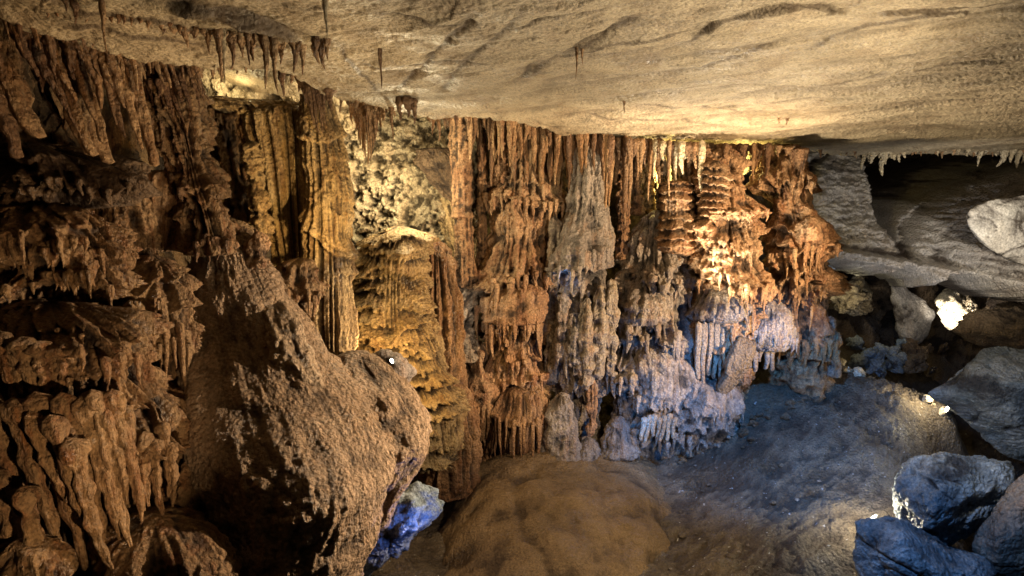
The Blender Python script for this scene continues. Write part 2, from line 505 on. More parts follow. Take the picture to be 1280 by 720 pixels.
def polyd(X, Yc, line):
    """distance, signed side (+ = farther than the line) and run length along a polyline given in pixels"""
    q = np.array([ceil_hit(*p) for p in line])
    best = np.full(X.shape, 1e9); side = np.zeros(X.shape); tt = np.zeros(X.shape)
    tot = np.r_[0, np.cumsum(np.linalg.norm(np.diff(q, axis=0), axis=1))]
    for k in range(len(q) - 1):
        ax, ay = q[k]; bx, by = q[k + 1]
        dx, dy = bx - ax, by - ay; L2 = dx * dx + dy * dy
        t = np.clip(((X - ax) * dx + (Yc - ay) * dy) / L2, 0, 1)
        ex, ey = X - (ax + t * dx), Yc - (ay + t * dy)
        dd = np.hypot(ex, ey)
        cr = dx * ey - dy * ex
        m = dd < best
        best = np.where(m, dd, best); side = np.where(m, np.sign(cr), side); tt = np.where(m, (tot[k] + t * math.sqrt(L2)) / tot[-1], tt)
    return best, side, tt

def build_ceiling():
    nu = 1080
    px = np.linspace(-320, 1600, nu)
    a = (px - 640) / FPX
    Ye = np.interp(a, e_a, e_xy[:, 1])
    Ye = Ye + .05 * fbm(np.stack([a * 9, a * 0, a * 0], -1), 1, 4, seed=3) * Ye / 5
    n1, n2, n3 = 400, 20, 60
    rows = []
    for t in np.linspace(0, 1, n1): rows.append(1 / ((1 - t) / 2.2 + t / (Ye - .02)))
    for t in np.linspace(0, 1, n2)[1:]: rows.append(Ye - .02 + .14 * t)
    for t in np.linspace(0, 1, n3)[1:]: rows.append(Ye + .12 + (19 - Ye) * t ** 1.6)
    Y = np.array(rows); X = a[None, :] * Y
    # screen-true x
    z0 = hz(Y)
    P = np.stack([X, Y, 0 * X], -1)
    z = 0 * X
    # broad undulation and flow-like scallops running diagonally
    z += .045 * fbm(P * np.array([.55, .8, 1]), 1, 3, seed=1)
    R = P @ np.array([[.8, .6, 0], [-.6, .8, 0], [0, 0, 1]])
    z += .026 * fbm(R * np.array([.9, 3.2, 1]), 1, 4, .55, seed=2)
    z += .009 * billow(R * np.array([2.2, 9, 1]), 1, 3, .6, seed=4)
    z += .0045 * fbm(P, 16, 3, .6, seed=6)
    stain_shade = 0 * X
    t1, s1 = terrace(R * np.array([.45, 1.3, 1]), 1, 2.6, seed=31, sharp=.05, octv=4)
    z -= .013 * t1
    t2, s2 = terrace(R * np.array([1.1, 4.2, 1]), 1, 2.2, seed=33, sharp=.10, octv=4)
    z -= .004 * t2
    v3 = np.abs(fbm(R * np.array([.5, 2.6, 1]) + 4, 1, 3, .5, seed=35))
    stain_shade = np.maximum(stain_shade, .75 * np.exp(-(v3 / .012) ** 2) * smooth01(.3 + 2.5 * perlin(P * 1.1 + 9)))
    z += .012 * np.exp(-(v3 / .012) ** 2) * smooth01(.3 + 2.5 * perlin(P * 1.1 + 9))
    stain_shade = np.maximum(stain_shade, .35 * s1)
    steps = [  # (polyline, rise, decay length) : the layer nearer to the camera ends here and the rock beyond is higher
        ([(835, 58), (862, 50), (890, 30), (925, 18), (985, 6), (1040, 7), (1075, 14)], .24, .50),
        ([(1085, 17), (1110, 14), (1210, 13), (1216, 20)], .12, .3),
        ([(640, 108), (690, 78), (760, 54), (830, 46), (900, 30)], .09, .25),
        ([(195, 12), (240, 12), (290, 22), (340, 36), (385, 52)], .34, .24),
        ([(30, -8), (100, 10), (200, 24), (250, 36), (330, 54), (400, 62)], .12, .3),
        ([(60, 22), (120, 28), (200, 42), (270, 60)], .16, .35),
        ([(420, 52), (455, 95), (480, 120)], .13, .4),
        ([(1000, 62), (1085, 30), (1180, 10), (1300, -8)], .09, .3),
        ([(500, 80), (560, 78), (620, 82)], .03, .25),
    ]
    for line, rise, dec in steps:
        d, s, t = polyd(X, Y, line)
        fade = smooth01(np.minimum(t, 1 - t) * 6)
        w = .03 * fbm(P, 5, 3, seed=11)
        d2 = d * s + w
        hgt = rise * (.24 if rise > .3 else .15) * fade * np.clip(.75 + .9 * fbm(P, 3, 4, seed=12), .15, 1.5)
        z -= hgt * np.where(d2 > 0, smooth01(d2 / .02) * np.exp(-np.clip(d2, 0, 9) / dec), 0)
        z += hgt * .5 * np.exp(-(d2 / .10) ** 2) * (d2 < 0)
        stain_shade = np.maximum(stain_shade, fade * np.exp(-((d2 - .005) / (.17 if rise > .3 else .02)) ** 2))  # paints shade along the ledge steps, widest at the lens hollow
    cracks = [
        ([(488, 118), (520, 95), (548, 60), (575, 30), (602, 0)], .02), ([(548, 118), (575, 85), (640, 22), (665, -10)], .01),
        ([(430, 12), (470, 16), (560, 25), (600, 18)], .012), ([(640, 105), (675, 80), (740, 48), (800, 20), (850, 2)], .022),
        ([(655, 102), (690, 78), (770, 38), (830, 12)], .014), ([(600, 40), (660, 26), (700, 14), (745, 8)], .016),
        ([(1035, 148), (1090, 141), (1170, 132), (1220, 126), (1280, 118)], .022), ([(1110, 92), (1180, 80), (1280, 78)], .014),
        ([(865, 88), (930, 66), (990, 46), (1040, 36)], .014), ([(790, 128), (850, 132), (930, 140)], .012),
        ([(1190, 152), (1230, 150), (1300, 148)], .012), ([(720, 140), (800, 150), (900, 156)], .01),
        ([(440, 78), (520, 80), (600, 80)], .012), ([(950, 110), (1050, 100), (1120, 84)], .01),
        ([(860, 140), (960, 128), (1040, 118)], .008), ([(1000, 170), (1120, 164), (1280, 160)], .008),
    ]
    for line, dep in cracks:
        d, s, t = polyd(X, Y, line)
        fade = smooth01(np.minimum(t, 1 - t) * 8)
        w = .035 * fbm(P, 4, 4, .6, seed=21)
        wd = .012 + .0042 * Y
        c = fade * np.exp(-((d * s + w) / wd) ** 2) * smooth01(1.15 + 1.5 * perlin(P * 1.7))
        z += dep * 1.3 * c
        stain_shade = np.maximum(stain_shade, c * min(1, dep * 90))
    # beyond the plate's edge the roof of the hall is higher
    over = Y - Ye[None, :]
    up = np.interp(a, [-1.2, -.5, -.27, -.1, 0, .5, 1.3], [.5, .42, .40, .40, .6, .9, .9])[None, :]
    z += up * smooth01(over / .10) + .10 * smooth01(over / .5) * fbm(P, 2.0, 4, seed=5)
    # uneven drip lip right at the edge
    near = np.exp(-((over + .05) / .10) ** 2)
    z -= near * (.015 + .03 * np.abs(fbm(P, 7, 3, seed=8)))
    cv = np.clip(np.maximum(stain_shade, crevice((-z).astype(F32), .02, False) * .5), 0, 1)
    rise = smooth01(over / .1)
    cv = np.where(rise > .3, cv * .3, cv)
    V = np.stack([X, Y, CAMZ + z0 + z], -1)
    # screen-true x for the tilted camera (the plan angle is already exact)
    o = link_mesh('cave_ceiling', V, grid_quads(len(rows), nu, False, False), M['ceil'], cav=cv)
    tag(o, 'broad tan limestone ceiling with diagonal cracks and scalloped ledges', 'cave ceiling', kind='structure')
build_ceiling()

def on_ceiling(px, py):
    x, Y = ceil_hit(px, py)
    return np.array([x, Y, CAMZ + hz(Y) + .03])

# ------------------------------------------------------------------ floor
FC = [(480, 720, 6.6), (560, 700, 7.2), (640, 640, 8.3), (560, 640, 8.6), (600, 590, 9.5), (700, 580, 9.7), (850, 720, 6.6), (850, 640, 7.9), (1000, 720, 6.4), (1050, 700, 6.6), (950, 650, 7.3),
      (880, 600, 8.5), (830, 575, 9.1), (870, 540, 9.4), (900, 500, 9.7), (960, 480, 9.7), (1000, 474, 9.8), (1045, 468, 9.9), (1110, 485, 9.6), (1160, 500, 9.3), (1188, 520, 9.0),
      (1150, 560, 8.4), (1090, 590, 7.8), (1080, 630, 7.3), (1000, 600, 7.9), (1000, 540, 8.7), (1060, 520, 8.9), (1110, 640, 7.1), (300, 720, 5.5), (1150, 470, 13.5), (1060, 455, 13), (1220, 455, 13.5), (1350, 470, 13), (800, 560, 10.5), (900, 520, 11)]
fx = np.array([at(*p) for p in FC])
extra = np.array([(6.5, 8.6, .3), (5.9, 7.4, .2), (7.6, 9.5, .2), (4.6, 5.6, .1), (6.8, 11.0, .8), (-4, 3, .6), (0, 3, 1.0), (4, 3, .6), (10, 8, 1.5), (-8, 8, 2), (-6, 15, 2), (3, 16, 2), (12, 16, 2.4)])
fp = np.concatenate([fx, extra])
floor_f = rbf_fit(fp[:, :2], fp[:, 2])
def build_floor():
    nu, nv = 900, 620
    px = np.linspace(-400, 1700, nu); a = (px - 640) / FPX
    t = np.linspace(0, 1, nv)[:, None]
    Y = 1 / ((1 - t) / 2.4 + t / 18.5) + 0 * a[None, :]
    X = a[None, :] * Y
    z = floor_f(np.stack([X, Y], -1))
    P = np.stack([X, Y, 0 * X], -1)
    z += .05 * fbm(P, 1.1, 3, seed=41) + .035 * fbm(P, 4, 4, .6, seed=42) + .012 * billow(P, 16, 3, .6, seed=43)
    R = P @ np.array([[.5, .86, 0], [-.86, .5, 0], [0, 0, 1]])
    m = smooth01((X - 1.3) / .8) * smooth01((9.2 - Y) / .8)
    z += m * .05 * billow(R * np.array([6, 1.5, 1]), 1, 4, .6, seed=44)
    m2 = smooth01((X - 4.0) / .7) * smooth01((Y - 8.0) / .8)
    z += m2 * .07 * billow(P, 6, 4, .65, seed=45)
    t1, s1 = terrace(P, 1.6, 2.2, seed=47, sharp=.2, octv=4); z += .03 * t1
    z += .05 * np.clip(.35 - worley(P * 9), 0, 1) * smooth01(.2 + 3 * perlin(P * 1.3 + 2))
    cv = crevice((z).astype(F32), .03, False)
    V = np.stack([X, Y, z], -1)
    o = link_mesh('cave_floor', V, grid_quads(nv, nu), M['floor'], cav=cv * .7)
    tag(o, 'uneven earthen cave floor sloping towards a pit on the right', 'cave floor', kind='structure')
build_floor()

# ------------------------------------------------------------------ background walls
def dsp(a1, k1, a2, k2, a3=0, k3=1, seed=0, an=(1, 1, 1)):
    def f(P, U, V):
        Q = P * np.array(an)
        d = a1 * fbm(Q, k1, 3, seed=seed) * 1.5 + a2 * fbm(Q, k2, 4, .55, seed=seed + 1) * 1.5
        if a3: d = d + a3 * (.7 - worley(Q * k3 + seed))
        return d
    return f
sheet('cave_wall', -420, 1900, -60, 760, [(-420, 300, 4.0), (-100, 300, 5.6), (100, 300, 6.8), (230, 300, 8.0), (330, 300, 9.2), (430, 300, 10.8), (600, 300, 11.2), (800, 300, 12.2), (1000, 300, 13.2),
      (1060, 300, 15.5), (1200, 300, 16.5), (1500, 300, 16.5), (1900, 300, 14), (-100, 700, 5.2), (300, 700, 8.3), (600, 700, 10.8), (900, 700, 12.2), (1300, 700, 16), (-100, 0, 5.8), (400, 0, 10.6), (900, 0, 13), (1300, 0, 16)],
      M['wallrock'], dsp(.25, .7, .12, 2.5, .06, 5, 50), res=2.6, label='dark rough rock wall behind all the dripstone', cat='cave wall', kind='structure', cavs=.08)
# yellow lit popcorn wall
sheet('cave_wall', 405, 620, 95, 330, [(405, 130, 9.6), (500, 130, 10.3), (620, 130, 10.6), (405, 230, 9.2), (500, 230, 9.6), (620, 230, 10.2), (405, 330, 9.3), (500, 330, 9.9), (620, 330, 10.2)],
      M['popwall'], dsp(.10, 1.5, .12, 6, .075, 17, 60), res=1.0, label='yellow lit popcorn wall behind the slender column', cat='cave wall', kind='structure', curl=(12, 12, 8, 20), cavs=.06)
# lit back ceiling between the curtains
sheet('cave_wall', 225, 450, 70, 175, [(225, 80, 7.2), (225, 175, 7.4), (330, 80, 8.6), (330, 175, 8.2), (450, 80, 9.6), (450, 175, 9.6)],
      M['popwall'], dsp(.22, 1.2, .12, 4.5, .05, 9, 61), res=1.3, label='pale golden rock under the upper left roof', cat='cave wall', kind='structure', cavs=.06)
# left wall backing
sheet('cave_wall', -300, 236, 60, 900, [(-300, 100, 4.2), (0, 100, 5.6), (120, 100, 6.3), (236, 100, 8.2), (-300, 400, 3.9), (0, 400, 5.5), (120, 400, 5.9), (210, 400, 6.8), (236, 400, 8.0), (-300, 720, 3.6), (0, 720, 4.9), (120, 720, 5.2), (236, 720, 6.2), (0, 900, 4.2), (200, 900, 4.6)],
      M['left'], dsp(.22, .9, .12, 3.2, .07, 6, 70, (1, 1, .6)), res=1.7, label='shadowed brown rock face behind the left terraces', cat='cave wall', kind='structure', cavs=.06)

# right recess: smooth grey limestone overhang
def right_disp(P, U, V):
    d = .12 * fbm(P, .8, 3, seed=80) + .07 * fbm(P * np.array([1, 1, 2.2]), 2.4, 5, .6, seed=81) + .02 * billow(P, 9, 3, .6, seed=85)
    tt_, ss_ = terrace(P * np.array([1, 1, 1.8]), .9, 3.0, seed=86, sharp=.10, octv=4); d += .045 * tt_ - .03 * ss_
    tt_, ss_ = terrace(P * np.array([1, 1, 2.5]), 2.6, 2.5, seed=87, sharp=.15); d += .022 * tt_
    ck = np.abs(perlin(P * np.array([.9, .9, 1.6]) + 3)); d -= .03 * np.exp(-(ck / .02) ** 2)
    def ln(pts, w, dep):
        best = np.full(U.shape, 1e9)
        for k in range(len(pts) - 1):
            ax, ay = pts[k]; bx, by = pts[k + 1]; dx, dy = bx - ax, by - ay
            t = np.clip(((U - ax) * dx + (V - ay) * dy) / (dx * dx + dy * dy), 0, 1)
            best = np.minimum(best, np.hypot(U - ax - t * dx, V - ay - t * dy))
        wob = 3 * fbm(P, 3, 3, seed=82)
        return dep * np.exp(-((best + wob * .5) / w) ** 2)
    d -= ln([(1062, 180), (1020, 205), (1010, 240), (1025, 270), (1018, 300)], 4, .25)
    d -= ln([(1140, 325), (1146, 300), (1160, 275), (1185, 245), (1205, 225)], 5, .25)
    # dark diagonal hollow
    line = np.interp(U, [985, 1085, 1100, 1112, 1135, 1160, 1200, 1290, 1420], [190, 196, 232, 272, 306, 268, 236, 214, 205])
    wob = 6 * fbm(P, 2.5, 4, seed=84)
    d -= 2.6 * smooth01((line + wob - V) / 26) + .35 * smooth01((line + wob - V + 26) / 40)
    d -= .35 * np.exp(-(((U - 1125) * .75 + (V - 262) * .66) / 62.) ** 2 - (((U - 1125) * -.66 + (V - 262) * .75) / 30.) ** 2 * .9)
    # lower layered ledge sticking out
    e = V - (305 + (U - 1040) * .17)
    d += .35 * smooth01(e / 8) 
    lay = V - .17 * (U - 1040)
    d += .05 * (np.abs(((lay / 11.0 + .5 * fbm(P, 1.5, 3, seed=83)) % 1) - .5) * 2) * smooth01((V - 295) / 10)
    return d
sheet('cave_wall', 985, 1420, 160, 372, [(985, 200, 12.4), (1060, 200, 12.8), (1150, 200, 12.6), (1280, 200, 11.4), (1420, 200, 9.6), (985, 260, 12.0), (1060, 260, 12.0), (1150, 260, 11.6), (1280, 260, 10.3), (1420, 260, 8.8),
      (985, 340, 11.9), (1060, 335, 11.4), (1150, 345, 10.9), (1280, 372, 9.8), (1420, 372, 8.4)], M['limest'], right_disp, res=1.2, low=[(985, 345), (1030, 338), (1060, 342), (1100, 352), (1125, 350), (1150, 360), (1165, 372), (1190, 352), (1215, 356), (1240, 372), (1280, 385), (1420, 400)],
      label='smooth grey limestone overhang with dark folds in the right recess', cat='cave wall', kind='structure', curl=(8, 0, 0, 26), cavs=.10)
# inner walls of the lower opening
sheet('cave_wall', 1020, 1420, 325, 520, [(1020, 340, 14), (1100, 340, 14.5), (1200, 340, 13.5), (1280, 340, 11.8), (1420, 340, 10), (1020, 450, 14.2), (1100, 430, 14.5), (1200, 430, 12.8), (1280, 430, 11.2), (1420, 430, 9.5), (1200, 520, 12.5), (1420, 520, 9)],
      M['wallrock'], dsp(.35, 1.1, .14, 3.2, .06, 5, 90), res=1.6, label='rough brown back wall of the low passage on the right', cat='cave wall', kind='structure', cavs=.08)

# ------------------------------------------------------------------ centre: the dripstone wall
FR = (200, 340)   # the half of a column that faces the hall
FL = (.05, 9, .5)
def col(*a, **k): return column(*a, **k)

# slender column
col('dripstone_column', [(577, 140, 13, 9.3), (577, 185, 12, 9.3), (577, 200, 13, 9.3), (578, 260, 12, 9.3), (580, 300, 11, 9.3), (581, 332, 11, 9.3), (581, 346, 13, 9.3), (582, 362, 12, 9.3)], M['brown'],
    'slender golden brown column standing free left of the orange curtain wall', 'column', seed=1, flute=(.025, 16, .4), bump=(.02, 7), fine=(.008, 30), tiers=[(270, .03, .05, .03, .02), (344, .035, .05, .02, .03)], caps=(0, .02), cavs=.015)
col('flowstone_block', [(580, 340, 10, 9.4), (583, 360, 17, 9.4), (570, 378, 24, 9.4), (566, 410, 28, 9.4), (572, 450, 30, 9.4)], M['pale'], 'knobbly pale flowstone block under the slender column', 'flowstone block', seed=2,
    flute=(.04, 9, .8), bump=(.05, 5), pop=(.08, 9, .7), cavs=.03)
col('stalagmite', [(567, 376, 5, 9.1), (566, 385, 9, 9.1), (565, 400, 7, 9.1), (566, 415, 3, 9.1)], M['white'], 'small bright white stub of calcite below the slender column', 'stalagmite', seed=3, flute=(.015, 20, 1), bump=(.02, 12), caps=(.3, .3), cavs=.02)
# thin side column
col('dripstone_column', [(601, 160, 6, 9.6), (602, 220, 5, 9.6), (603, 300, 6, 9.6), (600, 352, 8, 9.6)], M['brown'], 'very thin brown column just right of the slender golden one', 'column', seed=4, flute=(.015, 20, .4), bump=(.02, 8), caps=(0, .02), cavs=.015)

# leaf shaped drapery behind
col('drapery', [(552, 186, 26, 10.1), (556, 215, 32, 10.1), (566, 250, 30, 10.0), (574, 290, 22, 9.9), (580, 330, 14, 9.8), (584, 366, 6, 9.8)], M['gold'], 'fluted golden drapery tapering downwards behind the slender column', 'drapery', seed=5, dr=.5,
    flute=(.07, 12, .25), bump=(.02, 5), cavs=.03, tiers=[(238, .10, .10, .25, .02)])
col('drapery', [(545, 184, 22, 9.8), (556, 205, 34, 9.7), (566, 232, 26, 9.7), (580, 258, 8, 9.7)], M['dark'], 'dark veined rock leaf under the ceiling behind the slender column', 'drapery', seed=6, dr=.4, flute=(.05, 10, 3), bump=(.03, 6), cavs=.03)

# ribbed leaning stalagmite
col('flowstone_stalagmite', [(502, 282, 20, 8.7), (497, 292, 38, 8.6), (492, 312, 44, 8.6), (489, 350, 45, 8.5), (489, 400, 52, 8.35), (498, 450, 60, 8.2), (514, 500, 60, 8.1), (530, 580, 52, 8.1)], M['gold'],
    'broad ribbed golden stalagmite with stacked wavy terraces', 'stalagmite', seed=7, flute=(.05, 15, .15), ribs=(5.0, .13, .8), bump=(.03, 3), caps=(.10, .02), cavs=.04,
    tiers=[(318, .05, .12, .35, .04), (352, .06, .12, .35, .05), (392, .07, .12, .35, .05), (430, .08, .14, .3, .06)])
col('drapery', [(545, 300, 12, 9.0), (548, 360, 20, 8.9), (548, 420, 30, 8.7), (552, 480, 34, 8.5), (560, 560, 34, 8.5), (560, 620, 36, 8.5)], M['brown'], 'row of brown flutes on the shaded right flank of the ribbed stalagmite', 'drapery', seed=8, flute=(.10, 8, .2), bump=(.03, 4), cavs=.05)
# block 1 : left strip of the curtain wall
ledge_teeth = lambda py, n, a, b, r, lean=0: (py, n, a, b, r, 195, 345, lean)
col('flowstone_column', [(650, 150, 40, 9.9), (652, 200, 40, 9.9), (652, 236, 42, 9.7), (650, 290, 47, 9.6), (648, 330, 46, 9.6), (640, 350, 40, 9.6), (645, 395, 50, 9.5), (645, 425, 48, 9.5), (648, 455, 44, 9.6), (640, 480, 44, 9.6), (645, 540, 36, 9.7), (650, 600, 36, 9.7)],
    M['orange'], 'reddish brown flowstone column with tiered teeth, leftmost mass of the curtain wall', 'flowstone column', seed=9, auto=(4, .10, 6, 200, 560),  flute=(.06, 9, .55), bump=(.06, 3.2), caps=(0, .02), res=1.15, cavs=.05,
    tiers=[(250, .16, .10, .12, .10), (335, .15, .16, .25, .22), (395, .12, .30, .25, .30), (462, .15, .08, .12, .10), (505, .14, .12, .15, .14)],
    fringe=[(252, 13, 8, 22, 2.6, 200, 340, 0), (330, 16, 8, 26, 3.2, 195, 345, 0), (392, 15, 20, 48, 4.0, 195, 345, .02), (452, 16, 12, 22, 3.0, 195, 345, 0), (505, 14, 30, 66, 3.4, 195, 345, 0)])
col('flowstone_column', [(592, 425, 16, 9.5), (594, 455, 26, 9.4), (598, 490, 30, 9.3), (600, 520, 26, 9.3), (598, 550, 20, 9.4), (596, 600, 22, 9.4)], M['orange'], 'rust brown lumpy pillar at the lower left corner of the curtain wall', 'flowstone column', seed=10, auto=(2, .07, 5), 
    flute=(.06, 9, .6), bump=(.06, 3.5), pop=(.05, 8, .6), tiers=[(515, .14, .16, .2, .15), (470, .08, .1, .2, .1)], cavs=.05, fringe=[(518, 7, 30, 56, 4.2, 200, 340, 0)])
col('flowstone_column', [(650, 480, 24, 9.3), (652, 500, 34, 9.2), (650, 520, 30, 9.2), (648, 560, 28, 9.2), (648, 590, 30, 9.2)], M['brown'], 'squat fluted brown pillar on the clay at the foot of the wall', 'flowstone column', seed=11, flute=(.08, 11, .3), bump=(.03, 4), tiers=[(512, .12, .10, .12, .06)], cavs=.05,
    fringe=[(512, 13, 34, 62, 3.0, 195, 345, 0)])
# block 2
col('flowstone_column', [(735, 180, 12, 9.5), (737, 215, 20, 9.4), (735, 250, 30, 9.3), (737, 290, 38, 9.3), (737, 318, 38, 9.3), (733, 340, 30, 9.4), (730, 380, 34, 9.4), (728, 420, 42, 9.3), (726, 450, 40, 9.3), (724, 480, 30, 9.5), (722, 580, 34, 9.6)], M['grey'],
    'smooth grey dome shaped flowstone bulge over a pale draped skirt', 'flowstone column', seed=12, auto=(3, .07, 3, 350, 560),  flute=(.035, 7, .4), bump=(.05, 2.6), fine=(.006, 24), caps=(.04, .02), cavs=.05, res=1.1,
    tiers=[(325, .17, .35, .12, .12), (455, .14, .40, .2, .12)], fringe=[(326, 12, 8, 30, 3.4, 200, 340, 0), (452, 8, 20, 50, 5, 200, 330, 0)])
for i, (x, y0, ym, w, y1, Y, mt, lab) in enumerate([
    (764, 348, 380, 9, 470, 9.05, 'pale', 'rightmost pale cream fold of the draped skirt under the grey dome'),
    (750, 356, 400, 11, 476, 9.0, 'pale', 'wide cream fold second from the right in the draped skirt'),
    (734, 372, 420, 12, 488, 8.98, 'pale', 'central grey cream fold of the draped skirt, narrowing to a point'),
    (719, 390, 428, 11, 470, 9.0, 'grey', 'grey rounded fold left of the centre of the draped skirt'),
    (704, 366, 410, 10, 452, 9.1, 'grey', 'leftmost dull fold of the draped skirt'),
    (740, 455, 500, 6, 548, 9.1, 'orange', 'thin orange stem dropping from the draped skirt to the clay')]):
    col('drapery', [(x, y0, w * .5, Y), (x, ym, w, Y - .03), (x - 1, (ym + y1) / 2, w * .95, Y), (x - 2, y1, w * .45, Y + .03)], M[mt], lab, 'drapery', seed=113 + i, dr=1.0, flute=(.035, 12, .3), bump=(.035, 5), cavs=.03, caps=(.12, .08))
col('dripstone_column', [(692, 270, 6, 9.3), (694, 300, 8, 9.3), (693, 350, 9, 9.3), (692, 430, 10, 9.3), (690, 480, 12, 9.4)], M['pale'], 'narrow pale streaked column between the brown tiers and the grey dome', 'column', seed=15, flute=(.03, 14, .3), bump=(.02, 6), cavs=.02)
for i, (x, y, w, yb, hgt) in enumerate([(702, 490, 22, 575, 0), (683, 540, 17, 600, 0), (733, 545, 24, 590, 0), (775, 520, 22, 570, 0)]):
    col('stalagmite', [(x, y, w * .35, 9.1), (x, y + 18, w * .8, 9.1), (x + 1, (y + yb) / 2 + 6, w, 9.05), (x, yb, w * 1.15, 9.0)], M['grey'],
        ['rounded brown grey stalagmite cone under the pale drape stem', 'small dull cone squeezed beside the fluted squat pillar', 'broad low stalagmite on the clay left of the blue fringe', 'rounded stalagmite shoulder beside the bluish drapery'][i], 'stalagmite', seed=20 + i,
        flute=(.035, 8, .5), bump=(.04, 4), caps=(.25, .02), cavs=.04)
# block 3 : thin columns under the roof and grey brown mass
for i, (x, y0, y1, w, Y, mt) in enumerate([(778, 172, 330, 7, 9.7, 'brown'), (795, 176, 270, 6, 9.9, 'brown'), (812, 178, 300, 6, 10.0, 'gold'), (826, 180, 262, 5, 9.8, 'pale'), (845, 182, 300, 8, 9.8, 'gold'), (862, 184, 290, 9, 9.8, 'orange'), (880, 186, 262, 7, 9.6, 'brown'), (700, 168, 290, 6, 9.7, 'brown'), (716, 170, 260, 5, 9.8, 'brown')]):
    col('dripstone_column', [(x, y0, w, Y), (x + 1, (y0 + y1) / 2, w * .8, Y), (x + 2, y1, w * 1.4, Y)], M[mt], ['tall thin brown column right of the grey dome', 'thin brown rod column between stalactites left of the lit gaps', 'thin golden rod column beside the first lit gap', 'pale bright rod column under the roof by the yellow glow',
        'golden column just right of the yellow glow', 'orange knobbly column left of the big orange mass', 'brown stub column on the shoulder of the orange mass', 'thin brown column left of the grey dome', 'short brown rod column over the left shoulder of the grey dome'][i], 'column', seed=30 + i, flute=(.02, 18, .4), ribs=(7, .03, .6), bump=(.02, 8), caps=(0, .03), cavs=.02)
col('flowstone_column', [(820, 262, 16, 9.8), (822, 290, 28, 9.7), (820, 330, 44, 9.6), (826, 380, 50, 9.5), (826, 430, 52, 9.4), (828, 470, 50, 9.4), (826, 510, 50, 9.4), (822, 560, 44, 9.5), (818, 625, 52, 9.5)], M['grey'],
    'wide grey brown flowstone body in the middle of the wall with vertical folds', 'flowstone column', seed=40, auto=(5, .13, 4, 300, 560),  flute=(.075, 6, .4), bump=(.06, 2.8), cavs=.06, res=1.1,
    tiers=[(345, .12, .2, .25, .2), (412, .14, .25, .3, .25), (475, .10, .3, .25, .15), (532, .18, .16, .15, .12)], fringe=[(352, 7, 8, 30, 3.6, 200, 340, 0), (415, 8, 10, 46, 4.4, 200, 340, 0), (532, 12, 14, 30, 3.6, 195, 345, 0)], fr_mat=M['grey'])
col('flowstone_column', [(783, 330, 10, 9.5), (784, 360, 14, 9.4), (786, 420, 18, 9.4), (782, 460, 24, 9.3), (780, 500, 16, 9.4), (778, 555, 18, 9.4)], M['grey'], 'narrow folded grey pillar in bluish shade at the centre of the wall', 'flowstone column', seed=41, auto=(3, .08, 2),  flute=(.05, 10, .3), bump=(.05, 4), cavs=.04,
    tiers=[(468, .12, .2, .15, .15)], fringe=[(472, 6, 16, 36, 3.6, 200, 340, 0)], fr_mat=M['grey'])
for i, (pts, mt, lab) in enumerate([
    ([(648, 352, 20), (646, 368, 34), (644, 388, 38), (642, 404, 34)], 'orange', 'rounded reddish bulge halfway up the leftmost column'),
    ([(598, 468, 14), (597, 482, 25), (600, 502, 24), (602, 518, 15)], 'orange', 'rusty lump bulging over the lower left pillar'),
    ([(806, 350, 14), (808, 372, 30), (806, 392, 32), (804, 408, 24)], 'grey', 'brown grey bulge in the middle of the wall above the folds'),
    ([(822, 424, 18), (830, 448, 38), (832, 476, 42), (826, 500, 34), (818, 520, 20)], 'grey', 'large smooth grey bulge low in the middle of the wall'),
    ([(903, 340, 16), (906, 364, 36), (900, 388, 40), (892, 404, 28)], 'grey', 'craggy pinkish grey bulge low on the orange mass'),
    ([(962, 372, 16), (966, 400, 34), (962, 424, 38), (950, 438, 24)], 'grey', 'dark smooth bulge between the orange mass and the right column'),
    ([(1012, 270, 8), (1014, 290, 18), (1012, 312, 20), (1008, 326, 12)], 'orange', 'round knob jutting from the upper right column'),
    ([(728, 396, 14), (726, 414, 28), (727, 436, 30), (730, 452, 20)], 'pale', 'rounded pale bulge inside the draped skirt')]):
    col('flowstone_bulge', [(x, y, w, 9.2 if w < 99 else 9) for (x, y, w) in pts], M[mt], lab, 'flowstone bulge', seed=140 + i, dr=.75, flute=(.03, 9, .35), bump=(.045, 3), pop=(.02, 12, .7), caps=(.3, .12), cavs=.04,
        auto=(1, .04, 5, pts[-1][1] - 8, pts[-1][1]))
# stacked ribs column
col('dripstone_column', [(846, 225, 16, 9.6), (848, 250, 19, 9.5), (848, 270, 20, 9.5), (847, 300, 24, 9.4), (848, 318, 18, 9.4), (850, 335, 8, 9.4)], M['orange'], 'short column with stacked rings over an orange striped bell', 'column', seed=42, flute=(.03, 12, .3), ribs=(8, .07, .4), bump=(.02, 5), cavs=.03, tiers=[(312, .07, .2, .05, .04)])
# block 4 : big orange mass
col('flowstone_column', [(902, 184, 24, 9.8), (903, 205, 25, 9.7), (905, 235, 34, 9.5), (912, 280, 44, 9.4), (914, 330, 46, 9.3), (908, 380, 48, 9.3), (902, 412, 46, 9.3), (902, 450, 38, 9.5), (905, 520, 40, 9.7)], M['orange'],
    'large bright orange flowstone mass with ringed top, right of centre', 'flowstone column', seed=43, auto=(5, .10, 4, 230, 440),  flute=(.05, 9, .45), bump=(.075, 3.0), pop=(.05, 9, .7), cavs=.05, res=1.15,
    ribs=(6, .03, .9), tiers=[(262, .06, .12, .1, .05), (352, .07, .18, .3, .15), (420, .16, .22, .12, .08)], fringe=[(352, 9, 8, 22, 3, 200, 340, 0)])
col('dripstone_column', [(893, 200, 10, 9.35), (894, 215, 15, 9.3), (895, 250, 17, 9.25), (893, 285, 17, 9.25), (892, 320, 13, 9.25)], M['orange'], 'ringed orange stack projecting from the upper left of the orange mass', 'column', seed=44, flute=(.02, 12, .3), ribs=(9, .09, .35), bump=(.02, 5), cavs=.03)
